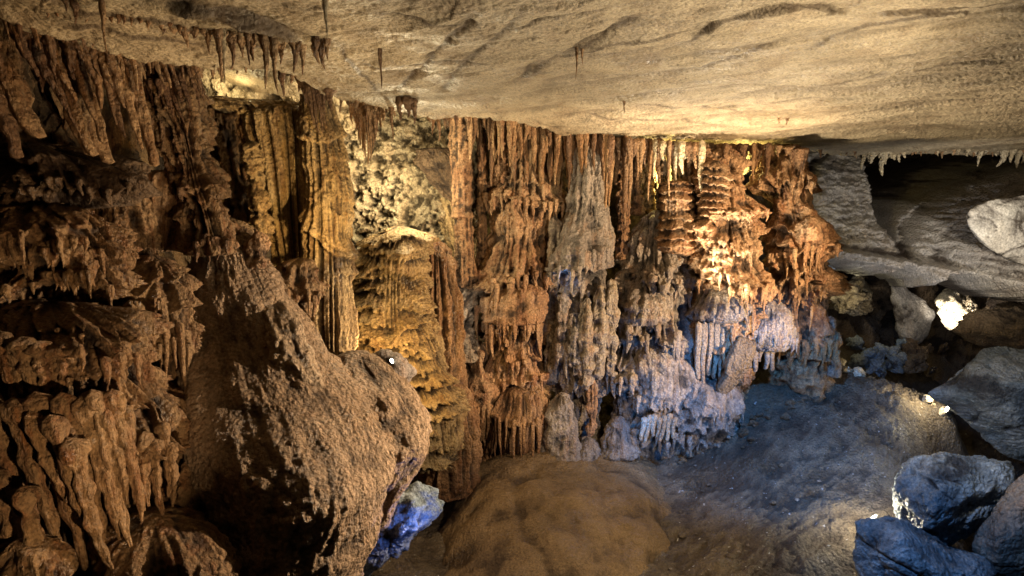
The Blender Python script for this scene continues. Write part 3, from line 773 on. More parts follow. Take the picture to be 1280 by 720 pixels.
for i, (x, y0, y1, w, Y) in enumerate([(816, 186, 262, 5, 10.5), (829, 186, 246, 6, 10.55), (842, 188, 240, 5, 10.5), (871, 188, 212, 6, 10.5), (884, 188, 210, 5, 10.5), (918, 188, 222, 6, 10.5), (932, 188, 218, 7, 10.55), (944, 188, 214, 5, 10.5)]):  # added behind the row to catch and show the yellow glow
    spike('stalactite', at(x, y0, Y), pxs(y1 - y0, Y), pxs(w, Y), M['white'], 640 + i, label=('added pale stalactite catching the yellow glow in the gap left of the orange mass' if i < 5 else 'added pale stalactite catching the yellow glow in the gap over the orange mass'), cat='stalactite',
          group=('added glow catching stalactites in the gap left of the orange mass' if i < 5 else 'added glow catching stalactites in the gap over the orange mass'), tip=.4, knob=.2, nu=12, nv=24)
# fringe of pale ribs under it
g = bpy.data.objects
rr_ = random.Random(5)
for i in range(6):
    x = 873 + i * 7.5
    p = at(x, 408, 9.0)
    spike('drapery_rib', p, pxs(72 + 8 * math.sin(i * 2), 9.0), pxs(4.2, 9.0), M['pale'], 700 + i, label='tall pale rib in the row hanging below the orange mass', cat='drapery rib', group='pale ribs below the orange mass', tip=.6, knob=.05, lean=(.02, 0), nu=12, nv=24)
for i in range(5):
    p = at(938 + i * 7, 424, 9.1)
    spike('drapery_rib', p, pxs(38 + 8 * math.sin(i * 2.2), 9.1), pxs(4.2, 9.1), M['grey'], 720 + i, label='short grey green rib between the slanting slab and the right column', cat='drapery rib', group='short ribs beside the right column', tip=.6, knob=.05, nu=12, nv=24)
boulder('rock_slab', [(925, 418), (946, 424), (942, 446), (920, 482), (904, 494), (896, 488), (902, 466), (914, 436)], 8.9, .3, M['wallrock'], 'tilted bluish slab leaning under the orange mass', 'rock slab', seed=5, sub=5, bump=(.03, 4))
# block 5 : right end column
col('flowstone_column', [(978, 182, 22, 10.0), (980, 215, 24, 9.9), (988, 245, 32, 9.7), (996, 280, 36, 9.6), (1000, 330, 38, 9.5), (1000, 380, 40, 9.5), (1003, 420, 40, 9.5), (1004, 445, 38, 9.5), (1004, 500, 38, 9.7)], M['orange'],
    'craggy orange grey column forming the right end of the curtain wall', 'flowstone column', seed=45, auto=(5, .11, 4, 220, 430),  flute=(.045, 7, .5), bump=(.08, 3.0), pop=(.05, 7, .8), cavs=.06, res=1.15,
    tiers=[(300, .12, .14, .3, .12), (345, .06, .2, .3, .12), (440, .14, .20, .10, .05)], fringe=[(440, 16, 20, 36, 4.0, 190, 340, 0)], fr_mat=M['tooth'])
col('dripstone_column', [(1038, 395, 4, 9.2), (1040, 430, 6, 9.2), (1043, 472, 9, 9.2)], M['pale'], 'pale smooth edge column at the outer right corner of the wall', 'column', seed=46, flute=(.02, 12, .2), bump=(.02, 5), cavs=.02)
col('drapery', [(998, 184, 10, 9.6), (996, 210, 7, 9.6), (992, 240, 6, 9.6), (986, 262, 4, 9.6)], M['brown'], 'thin brown drapery sheet hanging at the upper right corner of the wall', 'drapery', seed=47, dr=2.0, flute=(.03, 12, .2), bump=(.02, 4), cavs=.02)
col('flowstone_ledge', [(880, 462, 30, 9.4), (872, 490, 50, 9.3), (866, 515, 58, 9.3), (858, 550, 46, 9.5), (850, 620, 50, 9.6)], M['grey'], 'low rough grey flowstone apron above the blue fringed ledge', 'flowstone ledge', seed=48, auto=(2, .10, 4, 470, 540),  flute=(.05, 6, .7), bump=(.07, 3.0), pop=(.05, 6, .8), cavs=.05,
    tiers=[(535, .1, .12, .1, .1)])
for i in range(7):
    p = at(806 + i * 6.2, 524 - (i % 3) * 2, 8.75)
    spike('drapery_rib', p, pxs(30 + 5 * math.sin(i * 1.7), 8.75), pxs(3.6, 8.75), M['pale'], 760 + i, label='bluish white tooth in the fringe above the flat grey rock', cat='drapery rib', group='blue white fringe above the flat grey rock', tip=.55, knob=.06, nu=12, nv=20, lean=(-.12, 0))

# ------------------------------------------------------------------ stalactites under the roof edge
def edge_y(x): return float(np.interp(x, [p[0] for p in EDGE], [p[1] for p in EDGE]))
rnd = random.Random(11)
def row(x0, x1, n, l0, l1, r0, r1, Yf, mat, label, group, seed, dy=0, lean=(0, 0), tip=.25, jit=.35, name='stalactite'):
    for k in range(n):
        x = x0 + (x1 - x0) * (k + .5 + rnd.uniform(-jit, jit)) / n
        Y = Yf(x) + rnd.uniform(-.12, .22)
        p = at(x, edge_y(x) - 2 + dy, Y); p[2] += .05
        L = pxs(l0 + (l1 - l0) * rnd.random() ** 1.6, Y); r = pxs(rnd.uniform(r0, r1), Y)
        mm = mat[rnd.randrange(len(mat))]
        spike(name, p, L, r, M[mm], seed * 1000 + k, label=label, cat=name.replace('_', ' '), group=group, lean=(lean[0] + rnd.uniform(-.03, .03), lean[1]), tip=tip, knob=.12, swell=rnd.uniform(0, .15), nu=11, nv=20)
row(612, 702, 26, 25, 95, 3.0, 5.5, lambda x: 9.3, ['tooth', 'tooth', 'tooth_dark'], 'rusty brown stalactite in the dense row over the reddish tiered column', 'stalactites over the reddish tiered column', 1, dy=4)
row(702, 790, 24, 25, 105, 2.6, 4.6, lambda x: 9.3, ['tooth', 'tooth_dark'], 'long thin stalactite in the row around the top of the grey dome', 'stalactites around the top of the grey dome', 2)
row(790, 880, 20, 18, 75, 2.4, 4.4, lambda x: 9.4, ['tooth', 'tooth_dark', 'tooth_pale'], 'thin stalactite in the row beside the yellow lit gaps', 'stalactites beside the yellow lit gaps', 3)
row(880, 1000, 26, 10, 44, 2.2, 4.4, lambda x: 9.6, ['tooth', 'tooth_dark'], 'short orange brown stalactite fringing the roof over the orange mass', 'short stalactites over the orange mass', 4)
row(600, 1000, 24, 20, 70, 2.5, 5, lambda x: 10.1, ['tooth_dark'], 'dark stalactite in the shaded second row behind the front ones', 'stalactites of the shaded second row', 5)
Ye_r = lambda x: 11.25
row(1000, 1280, 60, 4, 13, 1.2, 2.4, Ye_r, ['tooth', 'tooth_pale'], 'tiny stalactite along the roof edge over the dark recess', 'tiny stalactites over the dark recess', 6, jit=.5, name='tiny_stalactite')  # tiny stalactites of the roof edge
row(1078, 1134, 11, 12, 34, 2.6, 4.2, Ye_r, ['tooth_pale'], 'pale pointed stalactite in the cluster left of the dark recess', 'pale cluster over the left of the recess', 7, lean=(-.1, 0))
row(1250, 1285, 5, 14, 30, 2.6, 4.6, Ye_r, ['tooth_pale'], 'pale stalactite in the bunch at the right end of the roof edge', 'pale bunch at the right end of the roof', 8, lean=(-.2, 0))
row(165, 245, 22, 14, 50, 2.4, 4.2, lambda x: ceil_hit(x, edge_y(x))[1] + .1, ['tooth', 'tooth_dark'], 'brown stalactite in the bundle where the dark leaning pillar meets the roof', 'bundle on top of the dark leaning pillar', 21, lean=(.2, 0))
row(-20, 170, 60, 10, 60, 2.0, 4.4, lambda x: ceil_hit(x, edge_y(x))[1] + .05, ['tooth', 'tooth_dark'], 'small slanted stalactite crowding the roof edge at the upper left', 'small slanted stalactites at the upper left roof edge', 22, lean=(.2, 0), name='thin_stalactite')  # small tapering stalactites
row(245, 372, 24, 4, 20, 1.4, 3.0, lambda x: ceil_hit(x, edge_y(x))[1], ['tooth', 'tooth_pale'], 'short stalactite along the roof edge over the lit hollow', 'short stalactites over the lit hollow', 23, name='tiny_stalactite')  # short stalactites of the roof edge
row(425, 570, 26, 5, 26, 1.6, 3.4, lambda x: ceil_hit(x, edge_y(x))[1], ['tooth', 'tooth_dark'], 'short stalactite along the roof edge over the popcorn wall', 'short stalactites over the popcorn wall', 24, name='thin_stalactite')  # short thin stalactites
row(575, 640, 14, 20, 70, 2.4, 4.2, lambda x: 9.25, ['tooth', 'tooth_dark'], 'stalactite hanging between the slender column and the reddish tiered column', 'stalactites next to the slender column', 25)
def hang(x, y0, y1, r, Y, mat, label, seed, lean=0, name='stalactite', **k):
    p = at(x, y0, Y)
    k.setdefault('knob', .14)
    return spike(name, p, pxs(y1 - y0, Y), pxs(r, Y), M[mat], seed, label=label, cat='stalactite', lean=(lean, 0), **k)
hang(1227, 190, 208, 2.4, 11.2, 'tooth_pale', 'single pale leaning stalactite over the dark recess', 801, lean=-.25)
# stalactites on the open ceiling
def cy(x, y):
    return ceil_hit(x, y)[1]
for i, (x, y0, y1, r, mt, lab) in enumerate([
    (475, 62, 108, 2.2, 'tooth_dark', 'dark wiry stalactite alone on the left of the open ceiling'),
    (721, 60, 97, 1.6, 'tooth', 'longer of two reddish soda straws on the open ceiling'),
    (728, 60, 80, 1.5, 'tooth', 'shorter of two reddish soda straws on the open ceiling'),
    (781, 122, 140, 1.8, 'tooth_dark', 'small dark stalactite near the middle of the ceiling edge'),
    (974, 148, 155, 1.4, 'tooth', 'tiny brown drip point on the right ceiling, left of its pair'),
    (984, 149, 156, 1.6, 'tooth', 'tiny brown drip point on the right ceiling, right of its pair'),
    (127, 3, 62, 3.0, 'tooth', 'long pale stalactite hanging from the upper left ceiling layer'),
    (92, 4, 28, 3.2, 'tooth_dark', 'stubby dark stalactite in the upper left corner'),
    (80, -4, 12, 3.0, 'tooth_dark', 'short stub left of the stubby dark one at the upper left'),
    (272, 36, 92, 4.2, 'tooth', 'brown stalactite at the left of the ceiling lip group'),
    (278, 38, 100, 2.6, 'tooth_pale', 'pale straw beside the brown ceiling lip stalactite'),
    (309, 42, 80, 2.6, 'tooth_dark', 'thin dark curved stalactite between the ceiling lip pairs'),
    (330, 45, 106, 4.6, 'tooth', 'thick straight stalactite in the ceiling lip group'),
    (342, 45, 112, 4.0, 'tooth', 'slightly longer stalactite right of the thick straight one'),
    (368, 52, 88, 4.6, 'tooth_dark', 'dark cone stalactite over the golden curtain'),
    (395, 48, 76, 4.0, 'tooth_dark', 'dark stub in the clump left of the white twig'),
    (402, 50, 84, 4.6, 'tooth_dark', 'dark ragged stalactite at the middle of the ceiling clump'),
    (409, 48, 72, 3.6, 'tooth', 'brown stub at the right of the ceiling clump'),
    (406, -2, 44, 2.6, 'tooth_pale', 'white crooked straw reaching down to the ceiling clump'),
    (247, 82, 118, 3.0, 'tooth_dark', 'dark hooked stalactite left under the ceiling edge'),
    (266, 86, 98, 2.6, 'tooth', 'short stub right of the hooked stalactite'),
    (276, 88, 102, 3.0, 'tooth', 'second short stub right of the hooked stalactite'),
    (352, 94, 120, 3.2, 'tooth_dark', 'dark tapering stalactite just left of the dark bundle'),
    (412, 112, 137, 5.0, 'tooth_dark', 'dark beak shaped stalactite right of the dark bundle'),
    (489, 134, 174, 2.6, 'tooth', 'thin straight stalactite right of the bunched curtain'),
    (499, 126, 148, 3.6, 'tooth_dark', 'dark stub, left one over the popcorn wall'),
    (509, 126, 146, 4.6, 'tooth_dark', 'dark thick stub, middle one over the popcorn wall'),
    (517, 128, 154, 4.0, 'tooth_dark', 'dark pointed stub, right one over the popcorn wall'),
    (541, 146, 168, 2.6, 'tooth', 'small brown stalactite left of the slender column'),
    (548, 146, 176, 3.0, 'tooth', 'longer brown stalactite left of the slender column'),
    (556, 146, 160, 2.4, 'tooth', 'short brown stub closest to the slender column')]):
    Y = min(cy(x, y0), 9.3) if y0 > 0 else 3.9
    hang(x, y0 - 3, y1, r, Y, mt, lab, 820 + i * 3, flare=.9)
# bunched curtain (435-475)
for k in range(12):
    x = 438 + k * 3.4
    L = [26, 34, 44, 50, 58, 66, 74, 66, 52, 44, 30, 24][k] 
    p = at(x, edge_y(x) + 1, 7.5)
    spike('stalactite', p, pxs(L, 7.5), pxs(3.2, 7.5), M['tooth'], 900 + k, label='brown stalactite in the tapering bunch left of the popcorn wall', cat='stalactite', group='tapering bunch left of the popcorn wall', lean=(.08 * (6 - k) / 6, 0), knob=.1)
# dark bundle over the golden column (372-400)
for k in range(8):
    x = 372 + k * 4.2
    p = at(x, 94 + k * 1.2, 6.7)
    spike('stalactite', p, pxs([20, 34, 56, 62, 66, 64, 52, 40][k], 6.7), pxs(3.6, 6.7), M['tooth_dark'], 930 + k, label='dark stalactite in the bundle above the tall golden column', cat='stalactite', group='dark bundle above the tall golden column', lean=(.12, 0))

# small drip fringe following the upper left ceiling lip
for k in range(34):
    x = 60 + k * 9.6 + rnd.uniform(-3, 3)
    y = float(np.interp(x, [60, 160, 260, 330, 400], [14, 20, 38, 46, 56]))
    Y = cy(x, y) - .02
    p = at(x, y - 1, Y); 
    spike('tiny_stalactite', p, pxs(rnd.uniform(5, 13), Y), pxs(rnd.uniform(1.6, 3), Y), M['tooth'], 960 + k, label='tiny stalactite along the upper left ceiling layer', cat='drip point', group='tiny stalactites of the upper left ceiling layer', nu=8, nv=8)  # tiny stalactites on the ceiling layer

# ------------------------------------------------------------------ left centre : golden curtain, columns
col('dripstone_column', [(392, 118, 16, 6.9), (400, 150, 20, 6.9), (404, 200, 24, 6.9), (408, 260, 26, 6.8), (410, 330, 28, 6.8), (410, 400, 28, 6.7), (412, 450, 30, 6.7)], M['gold'], 'tall golden fluted column with thin dark rims, right of the curtain', 'column', seed=50,
    flute=(.055, 17, .15), bump=(.02, 3), ribs=(2.2, .03, 1.2), caps=(0, .02), cavs=.03, res=1.1, tiers=[(172, .05, .1, .1, .02), (300, .06, .1, .35, .03), (322, .05, .1, .35, .02), (345, .05, .1, .3, .02)])
col('drapery', [(345, 130, 40, 7.2), (350, 140, 44, 7.2), (354, 170, 42, 7.2), (358, 220, 36, 7.1), (362, 270, 30, 7.1), (366, 310, 22, 7.1), (368, 345, 14, 7.1)], M['gold'], 'wide golden fluted curtain below the pale roof rim', 'drapery', seed=51, dr=.5,
    flute=(.085, 13, .12), bump=(.012, 4), caps=(.05, .02), cavs=.05, res=1.3)
col('flowstone_ledge', [(322, 124, 44, 7.4), (330, 130, 58, 7.3), (336, 138, 60, 7.25), (334, 150, 50, 7.3)], M['gold'], 'pale rounded rim on top of the golden curtain', 'flowstone ledge', seed=52, dr=.4, flute=(.06, 10, .4), bump=(.10, 4), pop=(.05, 8, 1), caps=(.3, .2), cavs=.04)
col('drapery', [(272, 120, 34, 7.4), (276, 150, 38, 7.3), (284, 200, 34, 7.2), (294, 250, 32, 7.0), (304, 300, 28, 6.9), (310, 340, 20, 6.9)], M['left'], 'shaded brown ribbed drapery left of the golden curtain', 'drapery', seed=53, auto=(3, .06, 6),  dr=.6,
    flute=(.11, 8, .3), bump=(.06, 3.5), cavs=.05, tiers=[(165, .12, .12, .2, .2), (215, .07, .15, .4, .2)], fringe=[(150, 12, 14, 40, 3.4, 200, 340, .05), (200, 8, 30, 80, 3.0, 200, 340, .06)])
col('dripstone_column', [(312, 175, 8, 6.7), (318, 215, 9, 6.7), (322, 250, 11, 6.6), (326, 280, 12, 6.6), (326, 300, 13, 6.6)], M['gold'], 'knobbly ringed rod column in front of the golden curtain', 'column', seed=54, flute=(.03, 12, .5), ribs=(8, .05, .5), bump=(.04, 6), cavs=.03)
col('stalagmite', [(318, 284, 4, 6.2), (322, 300, 10, 6.2), (326, 318, 14, 6.2), (324, 345, 13, 6.2), (322, 380, 18, 6.1), (322, 400, 22, 6.1)], M['orange'], 'pinkish knobbly stalagmite on the crest of the great mound', 'stalagmite', seed=55, flute=(.05, 9, .6), bump=(.05, 5), caps=(.2, 0), cavs=.03,
    tiers=[(345, .06, .08, .08, .1)], fringe=[(345, 7, 14, 30, 3, 200, 340, 0)])
col('stalagmite', [(292, 276, 3, 6.3), (294, 292, 8, 6.3), (298, 312, 13, 6.3), (300, 330, 16, 6.3)], M['brown'], 'small rounded stalagmite knob left of the pinkish one', 'stalagmite', seed=56, flute=(.03, 9, .6), bump=(.04, 6), caps=(.25, 0), cavs=.03)
col('flowstone_ledge', [(374, 322, 24, 6.6), (372, 345, 30, 6.6), (366, 372, 28, 6.5), (372, 410, 26, 6.5), (380, 450, 30, 6.5)], M['left'], 'brown lumpy ledge between the mound crest and the tall golden column', 'flowstone ledge', seed=57, auto=(2, .06, 6),  flute=(.05, 8, .5), bump=(.07, 4), cavs=.05,
    tiers=[(352, .09, .08, .15, .08), (380, .08, .1, .15, .1)])
# ------------------------------------------------------------------ the great mound
col('flowstone_mound', [(272, 270, 22, 6.5), (282, 300, 40, 6.4), (292, 350, 60, 6.2), (298, 400, 74, 6.0), (318, 450, 98, 5.8), (340, 500, 122, 5.6), (364, 550, 140, 5.4), (368, 600, 136, 5.2), (356, 660, 118, 5.1), (340, 730, 112, 5.0), (330, 800, 120, 4.9)], M['mound'],
    'great knobbly flowstone mound sweeping down left of the clay floor', 'flowstone mound', seed=58, dr=.8, flute=(.012, 8, .5), bump=(.07, 1.2), pop=(.034, 16, .65), fine=(.009, 28), caps=(.04, 0), cavs=.03, res=1.0, twist=0)
col('flowstone_ridge', [(336, 366, 10, 6.0), (346, 385, 18, 5.85), (352, 412, 22, 5.68), (362, 445, 26, 5.58), (378, 490, 30, 5.48), (396, 540, 30, 5.5)], M['ridge'], 'smooth pale lit ridge on the crest of the great mound', 'flowstone ridge', seed=59, flute=(.02, 6, .4), bump=(.04, 3), pop=(.035, 13, .6), caps=(.12, .3), cavs=.03)
col('flowstone_mound', [(440, 438, 18, 6.3), (452, 456, 38, 6.2), (466, 490, 54, 6.0), (482, 530, 58, 5.9), (486, 565, 54, 5.8), (478, 595, 44, 5.8), (462, 625, 34, 5.8), (450, 660, 26, 5.8)], M['mound'], 'rounded smoother lobe bulging on the right flank of the great mound', 'flowstone mound', seed=60, dr=.9,
    flute=(.02, 5, .5), bump=(.07, 1.8), pop=(.022, 9, .5), fine=(.008, 30), caps=(.08, .05), cavs=.03)
boulder('boulder', [(432, 462), (446, 446), (470, 444), (492, 452), (508, 468), (500, 490), (470, 500), (440, 488)], 6.35, .5, M['grey'], 'grey rock on which the small lit floodlight stands', seed=61, sub=5, bump=(.06, 3))
for i, (x, y, w) in enumerate([(398, 436, 22), (412, 470, 26), (385, 415, 12)]):
    col('flowstone_boss', [(x, y, w * .5, 6.0), (x, y + 14, w, 6.0), (x + 2, y + 34, w * 1.2, 5.9), (x + 4, y + 60, w * 1.3, 5.8)], M['mound'], ['knobbly lump on the saddle between mound crest and lobe', 'lower lump on the saddle beside the grey rock', 'small lump at the foot of the pale ridge'][i], 'flowstone knob', seed=62 + i,
        flute=(.03, 8, .6), bump=(.05, 4), pop=(.04, 10, .8), caps=(.2, 0), cavs=.03)
boulder('boulder', [(440, 640), (480, 610), (520, 600), (548, 612), (550, 640), (530, 662), (490, 690), (470, 715), (430, 745), (405, 700)], 6.15, .5, M['blue'], 'angular blue lit rock wedged under the great mound', seed=66, sub=6, bump=(.07, 2.5))

# ------------------------------------------------------------------ clay mound
def clay_mound():
    nr, na = 330, 620
    s = np.linspace(0.001, 1.25, nr)[:, None]; th = (np.arange(na) / na * 2 * np.pi)[None, :]
    c = at(706, 615, 8.7)
    out = 1 + .10 * np.sin(2 * th + .6) + .05 * np.sin(3 * th + 2) + .03 * np.sin(7 * th)
    X = c[0] + 1.72 * s * out * np.cos(th); Y = c[1] + (np.where(np.sin(th) > 0, 1.75, 3.3)) * s * out * np.sin(th)
    P = np.stack([X, Y, 0 * X], -1)
    ss = s + .05 * fbm(P, 1.6, 4, seed=301)
    top = .93 + .085 * (Y - 8.2) - .05 * (X - c[0]) ** 2
    drop = .62 * np.clip(ss, 0, 2) ** 4.5
    z = top + .22 - drop
    z -= .05 * np.exp(-((np.hypot(X - 1.05, (Y - 7.6) * .8) - .95 - .2 * fbm(P, 1.1, 3, seed=309)) / .10) ** 2) * smooth01((X + .6) / .8)
    z += .07 * fbm(P, 1.4, 3, seed=302) + .011 * fbm(P, 6, 4, .6, seed=303) + .010 * billow(P, 15, 3, .65, seed=304)
    rr = np.hypot(X - 1.9, Y - 4.9)
    z += .035 * (np.abs(((rr * 1.7 + .25 * fbm(P, 1.2, 3, seed=305)) % 1) - .5) * 2) * smooth01((8.6 - Y) / .6)
    V = np.stack([X, Y, z], -1)
    o = link_mesh('clay_mound', V, grid_quads(nr, na, True, False), M['mud'], origin=(c[0], c[1], .4), cav=crevice(z.astype(F32), .025, False) * .8)
    tag(o, 'broad smooth brown clay mound on the floor below the curtain wall', 'clay mound', kind='structure')
clay_mound()
boulder('boulder', [(803, 556), (822, 546), (850, 543), (878, 548), (884, 562), (872, 576), (842, 582), (815, 576)], 9.2, .4, M['blue'], 'flat bluish grey rock at the foot of the fringe', seed=69, sub=5, bump=(.03, 3))
boulder('boulder', [(560, 600), (566, 560), (576, 552), (584, 566), (590, 602), (575, 612)], 9.0, .3, M['grey'], 'upright grey stone at the lower left corner of the wall', seed=70, sub=5, bump=(.04, 5))
for i, (x, y, w) in enumerate([(612, 596, 22), (575, 618, 26), (640, 588, 12), (560, 640, 16)]):
    boulder('rubble_stone', [(x - w, y + 4), (x - w * .5, y - w * .35), (x + w * .3, y - w * .45), (x + w, y - 2), (x + w * .8, y + w * .3), (x - w * .6, y + w * .35)], 8.9, .25, M['floor'], ['wide low stone at the clay edge under the rusty pillar', 'flat stone in the gully left of the clay mound', 'small stone before the squat pillar', 'lowest stone in the gully by the mound'][i], 'stone', seed=71 + i, sub=4, bump=(.04, 4))

# ------------------------------------------------------------------ left wall terraces
T = 'flowstone_terrace'
col('flowstone_pillar', [(206, 70, 36, 6.0), (212, 100, 32, 6.0), (222, 140, 26, 6.0), (232, 175, 22, 6.0), (240, 215, 22, 6.0), (250, 250, 26, 5.9), (262, 290, 28, 5.9), (266, 320, 26, 5.9)], M['left'], 'dark leaning pillar spreading into a stalactite bundle at the roof', 'pillar', seed=80, auto=(4, .07, 6), 
    flute=(.07, 12, .3), bump=(.05, 4), caps=(0, .02), cavs=.04, tiers=[(140, .06, .2, .3, .2), (200, .06, .1, .3, .15)], fringe=[(90, 14, 24, 60, 3.4, 190, 350, .25)], fr_mat=M['tooth_dark'])
col('drapery', [(205, 212, 28, 6.05), (200, 222, 44, 6.0), (198, 250, 42, 6.0), (196, 285, 34, 6.0), (200, 315, 26, 6.0)], M['orange'], 'fan of orange flutes below a lit shelf beside the dark pillar', 'drapery', seed=81, dr=.6, flute=(.09, 11, .15), bump=(.02, 4), caps=(.06, .02), cavs=.05)
col('drapery', [(148, 225, 26, 5.7), (150, 250, 36, 5.7), (160, 290, 34, 5.7), (166, 318, 26, 5.7), (168, 340, 14, 5.7)], M['left'], 'slanted brown drapery plate in the middle of the left wall', 'drapery', seed=82, dr=.5, flute=(.05, 9, .3), bump=(.04, 5), pop=(.03, 10, .6), caps=(.08, .02), cavs=.04)
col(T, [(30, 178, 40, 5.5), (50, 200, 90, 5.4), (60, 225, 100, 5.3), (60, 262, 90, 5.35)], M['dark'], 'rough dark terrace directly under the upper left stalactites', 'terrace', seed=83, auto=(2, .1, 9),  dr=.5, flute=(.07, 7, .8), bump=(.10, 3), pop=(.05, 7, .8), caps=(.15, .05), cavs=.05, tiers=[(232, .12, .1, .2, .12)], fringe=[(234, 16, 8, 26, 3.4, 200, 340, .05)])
col(T, [(40, 250, 50, 5.2), (60, 280, 84, 5.1), (66, 320, 90, 5.0), (60, 352, 84, 5.05), (60, 385, 70, 5.2)], M['left'], 'second left terrace with short teeth over a black gap', 'terrace', seed=84, auto=(3, .1, 9),  dr=.5, flute=(.07, 7, .6), bump=(.10, 3), pop=(.04, 7, .8), caps=(.15, .05), cavs=.05, tiers=[(300, .1, .12, .3, .15), (350, .18, .12, .2, .15)],
    fringe=[(302, 12, 12, 34, 4, 200, 340, .05), (352, 15, 12, 34, 4.4, 200, 340, .05)])
col(T, [(190, 318, 26, 5.6), (186, 345, 44, 5.5), (184, 380, 46, 5.4), (190, 430, 38, 5.4), (196, 480, 32, 5.4), (200, 530, 26, 5.4)], M['left'], 'rounded olive brown terrace with long folds beside the black gap', 'terrace', seed=85, auto=(3, .09, 6),  dr=.7, flute=(.07, 9, .3), bump=(.07, 3), caps=(.1, .02), cavs=.05, tiers=[(345, .07, .1, .3, .1), (405, .14, .2, .25, .2)],
    fringe=[(405, 10, 40, 95, 4.5, 200, 350, .05)])
col(T, [(40, 372, 50, 4.9), (55, 400, 100, 4.8), (60, 440, 110, 4.7), (64, 480, 104, 4.75), (64, 525, 90, 4.9)], M['left'], 'third left terrace with a row of blunt hanging folds', 'terrace', seed=86, auto=(3, .1, 9, 380, 500),  dr=.5, flute=(.08, 6.5, .4), bump=(.09, 3), pop=(.04, 8, .8), caps=(.12, .05), cavs=.05, tiers=[(428, .1, .12, .25, .15), (492, .2, .3, .15, .15)],
    fringe=[(440, 14, 20, 54, 5, 200, 345, .08)])
col(T, [(130, 470, 60, 5.0), (140, 500, 80, 4.9), (130, 530, 84, 4.85), (120, 600, 80, 4.8), (120, 680, 80, 4.75), (120, 800, 90, 4.6)], M['left'], 'lowest left terrace from which long root like folds hang', 'terrace', seed=87, dr=.5, flute=(.10, 6, .35), bump=(.08, 3), caps=(.1, 0), cavs=.05, tiers=[(520, .34, .10, .25, .12)])
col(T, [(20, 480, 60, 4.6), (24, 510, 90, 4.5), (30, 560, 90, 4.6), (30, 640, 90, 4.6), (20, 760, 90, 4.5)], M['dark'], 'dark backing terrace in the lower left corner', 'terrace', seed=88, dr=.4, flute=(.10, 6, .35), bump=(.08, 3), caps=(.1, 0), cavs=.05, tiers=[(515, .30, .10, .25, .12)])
# long root-like folds
roots = [(-14, 500, 700, 9, 4.2, .25), (4, 516, 690, 8, 4.25, .22), (20, 512, 716, 10, 4.15, .2), (40, 524, 640, 7, 4.1, .25), (48, 506, 730, 11, 4.2, .19), (66, 530, 700, 8, 4.1, .24), (80, 505, 726, 10, 4.22, .18), (90, 560, 735, 9, 4.1, .22),
         (104, 508, 690, 8, 4.25, .18), (118, 500, 712, 9, 4.28, .16), (130, 516, 640, 7, 4.3, .2), (142, 498, 664, 8, 4.35, .16), (-4, 600, 760, 10, 4.05, .15), (30, 620, 760, 9, 4.0, .12)]
pegs = [(156, 515, 650, 7, 4.45, .1), (168, 556, 662, 6, 4.5, .03), (180, 548, 640, 6, 4.5, -.02), (192, 556, 654, 6.5, 4.55, .05), (204, 536, 628, 6, 4.6, .03), (213, 560, 640, 5, 4.6, .02)]
folds = [(2, 424, 515, 7, 4.3, .1), (16, 430, 496, 6, 4.3, .1), (28, 430, 512, 8, 4.3, .1), (46, 434, 505, 7, 4.32, .08), (62, 440, 512, 7, 4.35, .08), (78, 436, 498, 8, 4.38, .08), (94, 440, 480, 6, 4.4, .08)]
for j, (lst, lab, grp) in enumerate(((roots, 'long root like fold slanting down in the lower left corner', 'long root like folds'), (pegs, 'slim hanging peg under the lowest terrace near the black gap', 'slim pegs near the black gap'), (folds, 'blunt hanging fold under the third left terrace', 'blunt folds under the third left terrace'))):
    for i, (x, y0, y1, r, Y, ln) in enumerate(lst):
        spike('stalactite', at(x, y0, Y - .06), pxs(y1 - y0, Y), pxs(r, Y), M['left'], 1200 + i * 7 + j * 100, label=lab, cat='stalactite', group=grp, lean=(ln, -.02), tip=.22, knob=.2, nu=24, nv=70, swell=.3, flare=.9)
col('flowstone_mound', [(190, 640, 40, 4.5), (200, 665, 74, 4.4), (206, 700, 84, 4.3), (206, 780, 90, 4.2)], M['left'], 'low rough mound at the bottom edge left of the great mound', 'flowstone mound', seed=89, dr=.7, flute=(.03, 6, .5), bump=(.07, 3), pop=(.04, 10, .8), caps=(.2, 0), cavs=.04)
col('flowstone_mound', [(20, 675, 30, 3.9), (20, 700, 60, 3.9), (20, 790, 80, 3.8)], M['left'], 'rough hump in the very bottom left corner', 'flowstone mound', seed=90, dr=.6, flute=(.03, 6, .5), bump=(.07, 3), pop=(.04, 10, .8), caps=(.25, 0), cavs=.04)
col('flowstone_mound', [(262, 520, 30, 5.2), (266, 560, 56, 5.1), (270, 620, 66, 5.0), (270, 700, 70, 4.9), (270, 800, 70, 4.8)], M['left'], 'dark shoulder between the left terraces and the great mound', 'flowstone mound', seed=91, dr=.7, flute=(.05, 6, .5), bump=(.09, 3), pop=(.04, 9, .6), caps=(.15, 0), cavs=.04)

